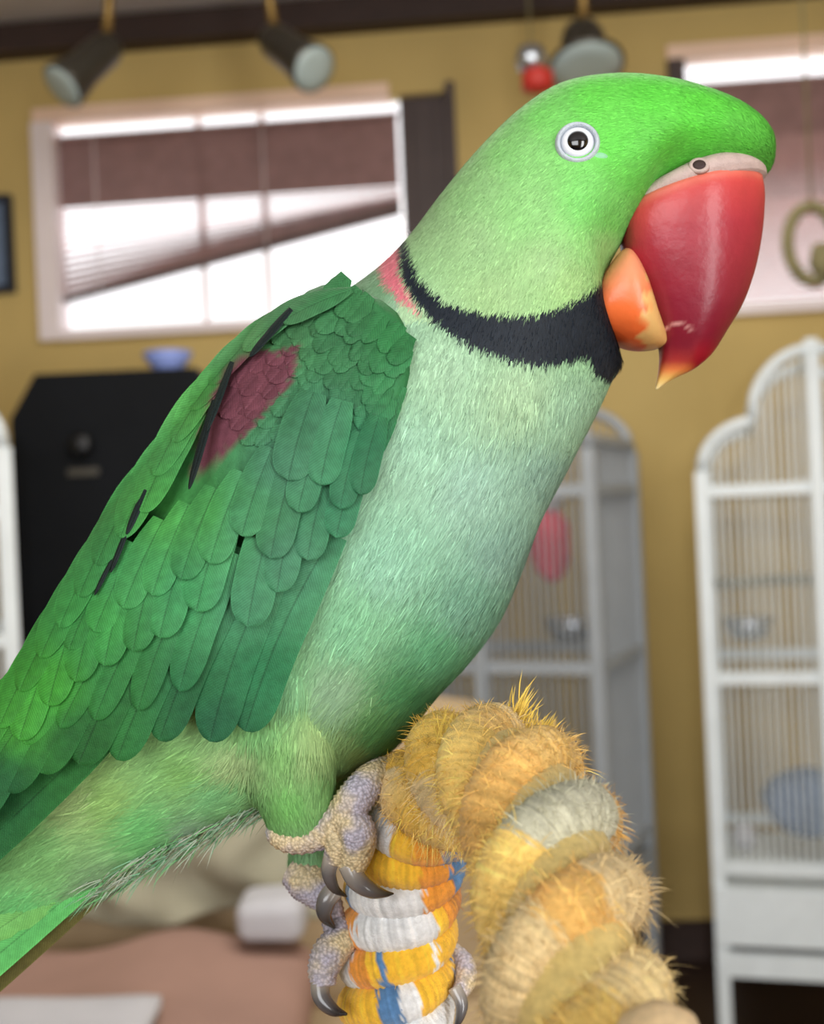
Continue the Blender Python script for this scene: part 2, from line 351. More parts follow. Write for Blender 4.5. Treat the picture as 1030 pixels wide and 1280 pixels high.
# ------------------------------------------------------------------ ceiling spots on a track
def spot(label, top, joint, face, rb, rf, cm, extra=None):
    t = empty('spotlight', top, label, 'spotlight', 'track spotlights under the dark beam')
    top, joint, face = (np.asarray(x, float) for x in (top, joint, face)); ax = face - joint; ax = ax / np.linalg.norm(ax); ln = np.linalg.norm(face - joint)
    mb = MB(); mb.tube([top, top - ZZ * 0.012, top - ZZ * 0.02], [0.035, 0.035, 0.02], 16); mb.build('canopy', cm, t)
    mb = MB(); mb.tube([top - ZZ * 0.018, (top + joint) / 2 + WT * 0.006, joint], 0.011, 10); mb.build('stem', M['brass'], t)
    mb = MB(); mb.tube([joint - ax * 0.03, joint - ax * 0.025, joint, joint + ax * ln * 0.55, face - ax * 0.008, face], [0.4 * rb, 0.8 * rb, rb, rb * 1.05, rf, rf], 20); mb.build('lamp_can', M['can'], t)
    mb = MB(); mb.tube([face + ax * 0.0005, face + ax * 0.004, face + ax * 0.007], [rf * 0.92, rf * 0.9, rf * 0.5], 20); mb.build('lens', M['lens'], t)
    return t
def ceil_at(px, py, d):
    p = at(px, py, d); p[2] = ZC - 0.001; return p
spot('spotlight in grey can tilted left above the left window corner', ceil_at(140, 0, 2.75), at(132, 62, 2.75), at(78, 108, 2.68), 0.040, 0.054, M['brass'])
spot('spotlight with pale lens facing right above the slatted window middle', ceil_at(320, -10, 2.75), at(345, 52, 2.75), at(392, 86, 2.66), 0.042, 0.055, M['brass'])
spot('spotlight pointing straight down just above the parakeet head', ceil_at(728, -20, 2.75), at(728, 48, 2.75), at(733, 84, 2.72), 0.05, 0.088, M['can'])
mb = MB(); c0 = at(664, 76, 2.62)
nt_ = empty('hanging_toy', c0, 'small grey and red hanging toy beside the downward spotlight', 'toy')
mb.tube([c0 + ZZ * 0.035, c0 + ZZ * 0.028, c0, c0 - ZZ * 0.02, c0 - ZZ * 0.026], [0.008, 0.026, 0.036, 0.028, 0.01], 14); mb.build('bell', M['metal'], nt_)
mb = MB(); c1 = at(672, 100, 2.62); mb.tube([c1 + ZZ * 0.028, c1 + ZZ * 0.015, c1 - ZZ * 0.02, c1 - ZZ * 0.028], [0.008, 0.035, 0.035, 0.01], 14); mb.build('red_bead', M['red'], nt_)
mb = MB(); mb.tube([c0 + ZZ * 0.033, [c0[0], c0[1], ZC - 0.0005]], 0.002, 6); mb.build('hanging_cord', M['olive'], nt_)

# ------------------------------------------------------------------ wall picture, black cabinet
x0, z0 = wl(-70, 372); x1, z1 = wl(16, 245)
pc = empty('picture', wp((x0 + x1) / 2, z0, 0.0), 'dark navy framed picture on the wall left of the window', 'picture')
for n_, a in (('frame_side', (x1 - 0.02, x1, z0, z1)), ('frame_side', (x0, x0 + 0.02, z0, z1)), ('frame_top', (x0 + 0.02, x1 - 0.02, z1 - 0.02, z1)), ('frame_bottom', (x0 + 0.02, x1 - 0.02, z0, z0 + 0.02))):
    mb = MB(); wbox(mb, *a, 0.001, 0.025); mb.build(n_, M['navy'], pc, smooth=False)
mb = MB(); wbox(mb, x0 + 0.02, x1 - 0.02, z0 + 0.02, z1 - 0.02, 0.001, 0.012); mb.build('canvas', M['slate'], pc, smooth=False)

dC = 2.72
p = at(18, 640, dC); q = at(285, 640, dC); zt_ = at(150, 463, dC)[2]; cx0, cx1 = p[0], q[0]; ch = 0.10
cb = empty('tall_cabinet', ((cx0 + cx1) / 2, dC, 0), 'tall black cabinet with chamfered top corners behind the green wing', 'cabinet')
mb = MB(); prof = [(cx0, 0.05), (cx1, 0.05), (cx1, zt_ - ch), (cx1 - ch * 0.6, zt_), (cx0 + ch * 0.6, zt_), (cx0, zt_ - ch)]
V = [(x, dC, z) for x, z in prof] + [(x, dC + 0.38, z) for x, z in prof]; n = 6
mb.add(V, [tuple(range(n - 1, -1, -1)), tuple(range(n, 2 * n))] + [(j, (j + 1) % n, n + (j + 1) % n, n + j) for j in range(n)]); body = mb.build('carcass', M['black'], cb, smooth=False)
mb = MB(); mb.box((cx0 + 0.03, dC - 0.016, 0.12), (cx1 - cx0 - 0.06, 0, 0), (0, 0.0155, 0), (0, 0, zt_ - ch - 0.15)); dr = mb.build('door', M['black'], cb, smooth=False)
k = at(103, 556, dC - 0.02)
mb = MB(); mb.tube([k + np.array([0, 0.004, 0]), k - np.array([0, 0.012, 0]), k - np.array([0, 0.02, 0]), k - np.array([0, 0.026, 0])], [0.012, 0.014, 0.028, 0.018], 16); mb.build('knob', M['black2'], dr)
k = at(104, 590, dC - 0.02)
mb = MB(); mb.box(k + np.array([-0.035, -0.002, -0.008]), (0.07, 0, 0), (0, 0.006, 0), (0, 0, 0.016)); mb.build('latch_plate', M['can'], dr, smooth=False)
mb = MB(); mb.box((cx0 + 0.02, dC + 0.02, 0), (cx1 - cx0 - 0.04, 0, 0), (0, 0.34, 0), (0, 0, 0.05)); mb.build('plinth', M['black2'], cb, smooth=False)
k = at(210, 456, dC + 0.08); k[2] = zt_
tg = empty('blue_dish', k, 'small pale blue dish standing on the black cabinet', 'dish')
mb = MB(); mb.tube([k + ZZ * 0.0005, k + ZZ * 0.008, k + ZZ * 0.03, k + ZZ * 0.042], [0.03, 0.034, 0.052, 0.056], 24); mb.build('bowl', M['blue'], tg)
mb = MB(); mb.tube([k + ZZ * 0.0425, k + ZZ * 0.047], [0.058, 0.058], 24); mb.build('rim', M['blue'], tg)

# ------------------------------------------------------------------ bird cages
def cage(label, near, yaw, wd, dp, za, zr1, zr2, zfl, centre=True, mt=None, mtw=None):
    # near = front corner on the floor; local x along the front, y to the back
    mt = mt or M['cage']; mtw = mtw or M['cage']
    X = np.array([math.cos(yaw), math.sin(yaw), 0]); Y = np.array([-math.sin(yaw), math.cos(yaw), 0]); O = np.array([near[0], near[1], 0.0])
    g = empty('bird_cage', O + X * wd / 2 + Y * dp / 2, label, 'cage', 'white wire bird cages along the far wall')
    pt = lambda x, y, z: O + X * x + Y * y + ZZ * z
    def bar(n_, a, b, r=0.014, m_=mt, par=g):
        mb = MB(); a = np.asarray(a); b = np.asarray(b); t = (b - a) / np.linalg.norm(b - a)
        e = np.cross(t, Y if abs(t @ Y) < 0.9 else X); e /= np.linalg.norm(e); f_ = np.cross(t, e)
        mb.box(a - e * r - f_ * r, e * 2 * r, f_ * 2 * r, b - a); return mb.build(n_, m_, par, smooth=False)
    h1 = 0.105; h2 = 0.148                     # two-step arch
    def top(x):
        x = min(x, wd - x) / (wd / 2); x = max(0.0, min(1.0, x))
        if x < 0.46: return za + h1 * math.sqrt(max(0, 1 - (1 - x / 0.50) ** 2))
        return za + h1 * 0.99 + h2 * math.sqrt(max(0, 1 - (1 - (x - 0.46) / 0.54) ** 2))
    for (x, y) in ((0, 0), (wd, 0), (0, dp), (wd, dp)): bar('post', pt(x, y, 0.03), pt(x, y, za))
    for (x, y) in ((0, 0), (wd, 0), (0, dp), (wd, dp)):
        mb = MB(); mb.tube([pt(x, y, 0), pt(x, y, 0.012), pt(x, y, 0.03)], [0.018, 0.022, 0.012], 12); mb.build('caster_foot', M['black2'], g)
    xs = np.concatenate([np.linspace(0, 0.46, 14), np.linspace(0.4601, 1, 16)]) * wd / 2
    xs = np.concatenate([xs, wd - xs[::-1][1:]])
    for y in (0, dp):
        mb = MB(); mb.tube([pt(x, y, top(x)) for x in xs], 0.0125, 8); mb.build('arch', mt, g)
    for z in (za, zr2 if False else zr1, zr2, zfl):
        if z == za: continue
        for y in (0, dp): bar('rail', pt(0.0145, y, z), pt(wd - 0.0145, y, z), 0.0125)
        for x in (0, wd): bar('rail', pt(x, 0.0145, z), pt(x, dp - 0.0145, z), 0.0105)
    for y in (0, dp): bar('top_rail', pt(wd / 2, y, top(wd / 2)), pt(wd / 2, y, top(wd / 2) + 0.02), 0.014)
    if centre: bar('door_post', pt(wd / 2 - 0.0, -0.012, zfl + 0.014), pt(wd / 2 - 0.0, -0.012, top(wd / 2) - 0.012), 0.013)
    nw = int(wd / 0.0155)
    for k_ in range(1, nw):
        x = wd * k_ / nw
        for y in (0, dp): bar('wire', pt(x, y, zfl), pt(x, y, top(x) - 0.008), 0.0017, mtw)
    nd = int(dp / 0.0155)
    for k_ in range(1, nd):
        y = dp * k_ / nd
        for x in (0, wd): bar('wire', pt(x, y, zfl), pt(x, y, za + 0.02), 0.0017, mtw)
    for x in (0, wd): bar('roof_rail', pt(x, 0.015, za + 0.02), pt(x, dp - 0.015, za + 0.02), 0.009)
    for fx in (0.23, 0.5, 0.77): bar('roof_rail', pt(wd * fx, 0.014, top(wd * fx)), pt(wd * fx, dp - 0.014, top(wd * fx)), 0.009)
    # tray, lower rail
    mb = MB(); mb.box(pt(-0.012, -0.02, zfl - 0.165), X * (wd + 0.024), Y * (dp + 0.04), ZZ * 0.125); mb.build('tray', mt, g, smooth=False)
    mb = MB(); mb.box(pt(-0.006, -0.016, zfl - 0.235), X * (wd + 0.012), Y * 0.024, ZZ * 0.052); mb.build('lower_rail', mt, g, smooth=False)
    return g, pt, top
dR = 2.62
pl = at(888, 848, dR); zt_f = lambda px, py: at(px, py, dR)[2]
zR = dict(za=zt_f(878, 590), zr1=zt_f(945, 612), zr2=zt_f(955, 845), zfl=zt_f(965, 1080))
wdR = 2 * (at(1018, 800, dR)[0] - pl[0]) / math.cos(math.radians(15))
gR, ptR, topR = cage('white arched bird cage standing right of the yellow rope', (pl[0], dR), math.radians(-15), wdR, 0.42, **zR)
dM = 2.45; pm = at(742, 700, dM)
yawM = math.radians(-24)
zM = dict(za=at(740, 560, dM)[2], zr1=at(725, 612, dM)[2], zr2=at(690, 838, dM)[2], zfl=at(740, 1090, dM)[2])
XM = np.array([math.cos(yawM), math.sin(yawM), 0])
org = np.array([pm[0], dM, 0]) - XM * 0.50
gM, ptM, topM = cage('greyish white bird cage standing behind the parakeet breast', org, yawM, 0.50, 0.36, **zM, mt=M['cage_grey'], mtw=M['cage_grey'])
dL = 2.3; pl_ = at(8, 640, dL)
zL = dict(za=at(0, 560, dL)[2], zr1=at(0, 640, dL)[2], zr2=at(0, 800, dL)[2], zfl=at(0, 1050, dL)[2])
gL, ptL, topL = cage('white bird cage cut off by the left picture edge', (pl_[0] - 0.42 * math.cos(0.33), dL - 0.42 * math.sin(0.33)), 0.33, 0.42, 0.36, **zL)
# things in the cages
def bowl(label, c, r, m1, cat='bowl'):
    g = empty('food_bowl', c, label, cat, 'bowls in the cages'); c = np.asarray(c)
    mb = MB(); mb.tube([c, c + ZZ * 0.005, c + ZZ * r * 0.5, c + ZZ * r * 0.8], [r * 0.6, r * 0.75, r * 0.95, r], 20); mb.build('bowl', m1, g)
    mb = MB(); mb.tube([c + ZZ * r * 0.8, c + ZZ * r * 0.86], [r * 1.08, r * 1.08], 20); mb.build('rim', M['metal'], g); return g
zs = zR['zr2'] + 0.075
bowl('steel bowl hung inside the right bird cage', ptR(0.085, 0.10, zs), 0.055, M['metal'])
mb = MB(); mb.tube([ptR(0.01, 0.10, zs + 0.045), ptR(0.03, 0.10, zs + 0.045)], 0.004, 6)
g = empty('cage_perch', ptR(wdR / 2, 0.22, zR['zr2'] + 0.19), 'grey wooden perch bar across the upper part of the right cage', 'perch')
mb = MB(); mb.tube([ptR(0.004, 0.22, zR['zr2'] + 0.19), ptR(0.15, 0.22, zR['zr2'] + 0.197), ptR(wdR - 0.004, 0.22, zR['zr2'] + 0.19)], 0.013, 12); mb.build('bar', M['khaki'], g)
for x in (0.006, wdR - 0.006):
    mb = MB(); mb.tube([ptR(x - 0.004, 0.22, zR['zr2'] + 0.19), ptR(x + 0.004, 0.22, zR['zr2'] + 0.19)], 0.02, 12); mb.build('end_cap', M['cage'], g)
mb = MB()
def lump(c, rx, ry, rz, sd, n=20, m=12, amp=0.12):
    r_ = random.Random(sd); ph = [r_.uniform(0, 6) for _ in range(4)]
    V = []; Fc = []
    for i in range(m + 1):
        a = -math.pi / 2 + math.pi * i / m
        for j in range(n):
            b_ = 2 * math.pi * j / n; k_ = 1 + amp * (math.sin(2 * b_ + ph[0]) * math.cos(a) + 0.6 * math.sin(3 * b_ + 4 * a + ph[1]))
            V.append((c[0] + rx * k_ * math.cos(a) * math.cos(b_), c[1] + ry * k_ * math.cos(a) * math.sin(b_), c[2] + rz * (math.sin(a) * (1 if a > 0 else 1))))
    for i in range(m):
        for j in range(n): Fc.append((i * n + j, i * n + (j + 1) % n, (i + 1) * n + (j + 1) % n, (i + 1) * n + j))
    return V, Fc
c_ = ptR(0.20, 0.2, zR['zfl'] + 0.02 + 0.075); mb.add(*lump(c_, 0.10, 0.08, 0.08, 5))
tag(mb.build('cage_cloth', M['slate']), 'crumpled slate blue cloth lying on the right cage floor', 'cloth')
c_ = ptR(0.055, 0.09, zR['zfl'] + 0.012 + 0.03); mb = MB(); mb.add(*lump(c_, 0.028, 0.028, 0.032, 6)); tag(mb.build('cage_ball', M['white']), 'small white ball on the right cage floor', 'ball')
ct = empty('cage_toy', ptM(0.36, 0.16, zM['zr2'] + 0.10), 'pinkish red hanging cloth toy inside the middle cage', 'toy')
c_ = ptM(0.36, 0.16, zM['zr2'] + 0.25); mb = MB(); mb.add(*lump(c_, 0.042, 0.042, 0.085, 8)); mb.build('cloth_tuft', M['pinkred'], ct)
c_ = ptM(0.36, 0.16, zM['zr2'] + 0.345); mb = MB(); mb.add(*lump(c_, 0.03, 0.03, 0.028, 9)); mb.build('top_knot', M['white'], ct)
mb = MB(); mb.tube([c_, ptM(0.36, 0.16, topM(0.36) - 0.004)], 0.003, 6); mb.build('cord', M['white'], ct)
bowl('steel bowl below the red toy in the middle cage', ptM(0.42, 0.10, zM['zr2'] + 0.045), 0.06, M['metal'])
# olive ring toy hanging in front of the right window
c_ = at(1016, 305, 2.3)
rg = empty('ring_toy', c_, 'olive woven ring toy hanging in front of the right window', 'toy')
th = np.linspace(0, 2 * math.pi, 28)
mb = MB(); mb.tube([c_ + RT * 0.048 * math.cos(a) + ZZ * 0.072 * math.sin(a) for a in th], 0.012, 10, cap=False); mb.build('ring', M['olive'], rg)
mb = MB(); mb.tube([c_ - ZZ * 0.072 + RT * 0.03, c_ - ZZ * 0.03 + RT * 0.02, c_ + RT * 0.01], [0.02, 0.03, 0.012], 12); mb.build('tassel', M['olive'], rg)
mb = MB(); mb.tube([c_ + ZZ * 0.075, [c_[0], c_[1], ZC - 0.0005]], 0.0025, 6); mb.build('hanging_cord', M['olive'], rg)

# ------------------------------------------------------------------ sofa under the bird
def soft(name, mt, parent, x0, x1, y0, y1, z0, z1, r, sd=0, amp=0.012, seg=18):
    # rounded, slightly lumpy block
    rr = np.random.default_rng(sd); ph = rr.uniform(0, 6.28, 6)
    V = []; idx = {}; Fc = []; n = seg
    def pos(a, b, c):
        p = np.array([a, b, c], float); h = np.array([x1 - x0, y1 - y0, z1 - z0]) / 2; ctr = np.array([x0 + x1, y0 + y1, z0 + z1]) / 2
        q = p * h; inner = np.clip(q, -(h - r), h - r); dlt = q - inner; L_ = np.linalg.norm(dlt)
        if L_ > 1e-9: q = inner + dlt / L_ * r
        k_ = amp * (math.sin(q[0] * 13 + ph[0]) * math.sin(q[2] * 11 + ph[1]) + 0.5 * math.sin(q[0] * 29 + q[2] * 17 + ph[2]))
        nrm = dlt / L_ if L_ > 1e-9 else p / np.linalg.norm(p)
        return ctr + q + nrm * min(k_, 0.6 * r)
    def vid(i, j, k_):
        key = (i, j, k_)
        if key not in idx: idx[key] = len(V); V.append(pos(*(2 * np.array(key) / n - 1)))
        return idx[key]
    for i in range(n):
        for j in range(n):
            Fc += [(vid(i, j, 0), vid(i, j + 1, 0), vid(i + 1, j + 1, 0), vid(i + 1, j, 0)), (vid(i, j, n), vid(i + 1, j, n), vid(i + 1, j + 1, n), vid(i, j + 1, n)),
                   (vid(i, 0, j), vid(i + 1, 0, j), vid(i + 1, 0, j + 1), vid(i, 0, j + 1)), (vid(i, n, j), vid(i, n, j + 1), vid(i + 1, n, j + 1), vid(i + 1, n, j)),
                   (vid(0, i, j), vid(0, i, j + 1), vid(0, i + 1, j + 1), vid(0, i + 1, j)), (vid(n, i, j), vid(n, i + 1, j), vid(n, i + 1, j + 1), vid(n, i, j + 1))]
    return mesh(name, V, Fc, mt, parent)
dS = 1.75
sX0, sX1 = at(-60, 900, dS)[0], at(632, 900, dS)[0]; zS = at(560, 893, dS)[2]
so = empty('sofa', ((sX0 + sX1) / 2, dS, 0), 'low tan sofa under a khaki throw behind the parakeet tail', 'sofa')
soft('backrest', M['tan'], so, sX0, sX1, dS, dS + 0.2, 0.30, zS, 0.06, 1)
zseat = at(200, 1190, dS - 0.18)[2]
soft('seat', M['tan'], so, sX0, sX1, dS - 0.62, dS - 0.005, 0.14, zseat - 0.13, 0.05, 2)
for (fx, fy) in ((sX0 + 0.06, dS - 0.56), (sX1 - 0.06, dS - 0.56), (sX0 + 0.06, dS + 0.14), (sX1 - 0.06, dS + 0.14)):
    mb = MB(); mb.tube([(fx, fy, 0), (fx, fy, 0.33 if fy > dS else 0.16)], [0.018, 0.028], 10); mb.build('leg', M['wood'], so)
tag(soft('seat_cushion', M['rose'], None, sX0 + 0.01, at(400, 1200, dS - 0.2)[0], dS - 0.60, dS - 0.10, zseat - 0.11, zseat, 0.05, 3), 'rosy brown seat cushion lying on the tan sofa', 'cushion')
# throw: draped sheet with folds
def throw():
    nx, nz = 60, 40; xa, xb = at(-30, 1000, dS - 0.04)[0], at(415, 1000, dS - 0.04)[0]; za_, zb_ = zseat + 0.008, zS - 0.03
    V = []; 
    for j in range(nz + 1):
        g = j / nz
        for i in range(nx + 1):
            f = i / nx; x = xa + (xb - xa) * f + 0.02 * math.sin(9 * g + 3 * f)
            k_ = 0.012 * math.sin(15 * f + 4 * g + 2 * math.sin(3 * g)) + 0.006 * math.sin(37 * f - 6 * g + 1) + 0.004 * math.sin(9 * g + 7 * f)
            V.append((x, dS - 0.062 - k_ - 0.012 * (1 - g), za_ + (zb_ - za_) * g + 0.01 * math.sin(11 * f) * (1 - g)))
    m = len(V); V += [(x, y + 0.006, z) for x, y, z in V]; Fc = []; R_ = nx + 1
    for j in range(nz):
        for i in range(nx):
            a = j * R_ + i; Fc += [(a, a + 1, a + R_ + 1, a + R_), (m + a, m + a + R_, m + a + R_ + 1, m + a + 1)]
    for i in range(nx): Fc += [(i, m + i, m + i + 1, i + 1), (nz * R_ + i, nz * R_ + i + 1, m + nz * R_ + i + 1, m + nz * R_ + i)]
    for j in range(nz): Fc += [(j * R_, (j + 1) * R_, m + (j + 1) * R_, m + j * R_), (j * R_ + nx, m + j * R_ + nx, m + (j + 1) * R_ + nx, (j + 1) * R_ + nx)]
    return mesh('throw_blanket', V, Fc, M['khaki'])
tag(throw(), 'khaki throw blanket hanging in folds over the sofa back', 'blanket')
p_ = at(345, 1148, dS - 0.12); 
tag(soft('folded_towel', M['white'], None, p_[0] - 0.045, p_[0] + 0.045, p_[1] - 0.085, p_[1] + 0.005, zseat + 0.009, zseat + 0.065, 0.02, 4, 0.004, 10), 'small folded white towel against the khaki throw', 'towel')
p_ = at(60, 1262, dS - 0.5)
tag(soft('white_sheet', M['white'], None, sX0 + 0.1, p_[0] + 0.10, dS - 0.64, dS - 0.4, zseat + 0.016, zseat + 0.036, 0.01, 5, 0.003, 12), 'folded white sheet on the front edge of the rosy cushion', 'sheet')

# ------------------------------------------------------------------ rope perch
def arch_path():
    C = [(486, 2050, 0.212), (486, 1700, 0.212), (487, 1500, 0.212), (490, 1380, 0.212), (495, 1250, 0.212), (500, 1150, 0.212), (512, 1060, 0.209), (545, 992, 0.202), (598, 968, 0.190), (648, 990, 0.176), (685, 1060, 0.163), (705, 1150, 0.152), (722, 1260, 0.143), (738, 1390, 0.137), (748, 1530, 0.133), (752, 1700, 0.133)]
    return crom([at(*c) for c in C], 900)
path = arch_path()
sl = np.concatenate([[0], np.cumsum(np.linalg.norm(np.diff(path, axis=0), axis=1))])
tot = sl[-1]; iA = int(np.argmin(np.abs(path[:, 2] - at(530, 1012, 0.206)[2])[:500])); sA = sl[iA]
uni = np.linspace(0, tot, 2600); path = np.stack([np.interp(uni, sl, path[:, k]) for k in range(3)], 1)
tT, tN, tB = frames(path)
zbase = path[0][2]
rp = empty('rope_perch', (path[0][0], path[0][1], zbase), 'thick frayed yellow white and blue cotton rope perch held by the parakeet', 'perch')
PX = S                                    # one side-view pixel in metres
PAL = [((240, 240, 238), 1), ((252, 194, 40), 1), ((240, 150, 40), 0.45), ((238, 240, 240), 1.2), ((252, 194, 40), 1.1), ((70, 125, 185), 0.5), ((236, 150, 50), 0.35), ((250, 200, 60), 0.9)]
FADE = [((226, 202, 146), 1), ((240, 196, 92), 1.5), ((228, 182, 104), 1.1), ((228, 202, 150), 0.9), ((240, 204, 116), 1.6), ((196, 194, 170), 0.45), ((236, 196, 120), 1.1), ((230, 190, 112), 1)]
WH, YE, OR_, BL, BR_ = (238, 240, 242), (252, 196, 60), (240, 158, 60), (92, 136, 184), (200, 130, 60)
COILS = [(985, 1045, [(0, WH), (520, OR_), (545, YE)]), (1045, 1107, [(0, YE), (522, OR_), (545, BL)]), (1107, 1147, [(0, BL), (462, WH), (522, OR_), (545, BR_)]),
         (1147, 1195, [(0, YE), (445, OR_), (465, WH), (530, YE), (550, BL)]), (1195, 1246, [(0, WH), (460, OR_), (474, YE), (482, BL), (488, YE), (542, BL), (560, BR_)]), (1246, 1300, [(0, YE), (482, BL), (500, WH), (545, BR_)])]
def strand(name, phase, sd):
    rr = random.Random(sd); pitch = 98 * PX; hr = 46 * PX; m = len(uni)
    segs = []; x = 0.0
    while x < tot * 6:
        pal = PAL if len(segs) % 1 == 0 else PAL
        k_ = rr.choice(range(len(PAL))); ln = PAL[k_][1] * rr.uniform(70, 105) * PX
        segs.append((x, k_)); x += ln
    edges = np.array([q[0] for q in segs]); ks = [q[1] for q in segs]
    mat_fade = np.clip((uni - (sA - 12 * PX)) / (70 * PX), 0, 1)
    bulge = 1 + 0.16 * mat_fade
    pit = pitch * (1 + 0.9 * mat_fade)
    ang = phase + np.concatenate([[0], np.cumsum(np.diff(uni) / ((pit[1:] + pit[:-1]) / 2))]) * 2 * math.pi
    c = path + (hr * (1 + 0.02 * mat_fade))[:, None] * (np.cos(ang)[:, None] * tN + np.sin(ang)[:, None] * tB)
    sls = np.concatenate([[0], np.cumsum(np.linalg.norm(np.diff(c, axis=0), axis=1))])
    n2 = int(sls[-1] / (2.0 * PX)); su = np.linspace(0, sls[-1], n2); cc = np.stack([np.interp(su, sls, c[:, k]) for k in range(3)], 1)
    mf = np.interp(su, sls, mat_fade); bg_ = np.interp(su, sls, bulge)
    rj = np.array([rr.uniform(-1, 1) for _ in range(n2)])
    rad = 28.5 * PX * bg_ * (1 + 0.022 * np.where(np.arange(n2) % 3 == 0, -1, 0.5) + 0.02 * rj * (1 + mf) + 0.07 * mf * np.sin(su / (31 * PX)))
    nn = 18; V, Fc = tube_vf(cc, rad, nn)
    th = np.arange(nn) * 2 * math.pi / nn
    skew = su[:, None] + 5 * PX * np.sin(th)[None, :] + 2.5 * PX * rng.standard_normal((n2, nn))
    ii = np.clip(np.searchsorted(edges, skew.ravel()) - 1, 0, len(ks) - 1); kk = np.array(ks)[ii]
    bright = np.array([lin(c_[0]) for c_ in PAL])[kk]
    rel = V - CAM; dd = rel @ FW; pxx = np.repeat((cc - CAM) @ RT / ((cc - CAM) @ FW) * F + 515, nn) + 1.5 * rng.standard_normal(n2 * nn); pyc = np.repeat(640 - (cc - CAM) @ UP / ((cc - CAM) @ FW) * F, nn)
    frontal = np.repeat(((cc - np.stack([np.interp(su, sls, path[:, k]) for k in range(3)], 1)) @ FW) < 0.25 * hr, nn)
    yc = pyc + 0.16 * (pxx - 500)
    for (y0_, y1_, bands) in COILS:
        m_ = frontal & (yc >= y0_) & (yc < y1_); xb = [b[0] for b in bands]; cb_ = np.array([lin(b[1]) for b in bands])
        bright[m_] = cb_[np.clip(np.searchsorted(xb, pxx[m_]) - 1, 0, len(bands) - 1)]; faded = np.array([lin(FADE[k_ % len(FADE)][0]) for k_ in range(len(PAL))])[kk]
    mfv = np.repeat(mf, nn)[:, None]; cols = bright * (1 - mfv) + faded * mfv
    cols = cols * (1 + 0.16 * mfv * np.sin(np.repeat(su, nn)[:, None] / (23 * PX) + 2.0 * np.tile(np.sin(th), n2)[:, None]))
    cols *= (1 + 0.10 * rng.standard_normal((n2, 1))).repeat(nn, 1).reshape(-1, 1)
    o = mesh(name, V, Fc, M['cord'], rp, np.clip(cols, 0.01, 1))
    return cc, rad, mf, cols.reshape(n2, nn, 3)[:, 0]
st = [strand('strand', 0.6, 3), strand('strand', 0.6 + math.pi, 11)]
mb = MB(); mb.tube(path[::12], (34 + 24 * np.clip((uni[::12] - sA) / (80 * PX), 0, 1)) * PX, 18, col=lin((214, 190, 120))); mb.build('core', M['cord'], rp)
# frayed fibres
def strips(root, d1, side, length, width, droop, cols, seg=3):
    n = len(root); V = np.zeros((n, seg * 2 + 1, 3)); 
    for k_ in range(seg + 1):
        f = k_ / seg; c = root + d1 * (length * f)[:, None] + droop * ((length * f * f))[:, None]
        if k_ < seg:
            wv = (width * (1 - 0.35 * f) / 2)[:, None] * side; V[:, 2 * k_] = c - wv; V[:, 2 * k_ + 1] = c + wv
        else: V[:, 2 * seg] = c
    b = (np.arange(n) * (2 * seg + 1))[:, None]
    T = []
    for k_ in range(seg - 1):
        T += [[2 * k_, 2 * k_ + 1, 2 * k_ + 3], [2 * k_, 2 * k_ + 3, 2 * k_ + 2]]
    T.append([2 * seg - 2, 2 * seg - 1, 2 * seg])
    T = np.array(T); Fc = (b[:, None, :] + T[None]).reshape(-1, 3)
    return V.reshape(-1, 3), Fc, np.repeat(cols, 2 * seg + 1, axis=0)
def unit(v): return v / (np.linalg.norm(v, axis=-1, keepdims=True) + 1e-12)
FV, FF, FC = [], [], []; nb = 0
for (cc, rad, mf, col) in st:
    N_ = 60000; i = rng.integers(2, len(cc) - 2, N_); keep = rng.random(N_) < np.clip(mf[i] * 1.0 + 0.05, 0, 1); i = i[keep]; n = len(i)
    t_ = unit(cc[i + 1] - cc[i - 1]); q = unit(np.cross(t_, unit(rng.standard_normal((n, 3)))))
    root = cc[i] + q * (rad[i] * 0.96)[:, None]
    d1 = unit(q * rng.uniform(0.15, 0.9, n)[:, None] + unit(rng.standard_normal((n, 3))) * 0.9); d1 = unit(d1 + q * np.clip(0.12 - (d1 * q).sum(1), 0, 2)[:, None])
    ln = (rng.uniform(7, 23, n) + 16 * (rng.random(n) < 0.03)) * PX * (0.35 + 0.65 * mf[i])
    side = unit(np.cross(d1, q)); c_ = col[i] * rng.uniform(0.8, 1.25, n)[:, None]
    V, Fc, C = strips(root, d1, side, ln, rng.uniform(0.5, 1.2, n) * PX, np.array([0, 0, -0.25])[None] * np.ones((n, 1)), c_)
    FV.append(V); FF.append(Fc + nb); FC.append(C); nb += len(V)
# loose tufts on the crest of the arch
tuft = [(565, 905, 26), (590, 902, 22), (652, 880, 40), (640, 902, 30), (672, 904, 30), (682, 912, 34), (612, 900, 20)]
for (px, py, ln_) in tuft:
    n = 34; r0 = np.repeat(at(px - 8, py + 26, 0.187)[None], n, 0) + rng.standard_normal((n, 3)) * 5 * PX
    d1 = unit(np.array([0.25, 0, 1.0])[None] + 0.28 * rng.standard_normal((n, 3))); side = unit(np.cross(d1, FW[None]))
    c_ = lin((226, 194, 92))[None] * rng.uniform(0.8, 1.2, n)[:, None]
    V, Fc, C = strips(r0, d1, side, rng.uniform(0.7, 1.15, n) * (0.55 * ln_ + 20) * PX, np.full(n, 1.6) * PX, RT[None] * 0.2 * np.ones((n, 1)), c_)
    FV.append(V); FF.append(Fc + nb); FC.append(C); nb += len(V)
tag(mesh('frayed_fibres', np.vstack(FV), np.vstack(FF), M['fuzz'], rp, np.clip(np.vstack(FC), 0.01, 1), smooth=False), kind='stuff')
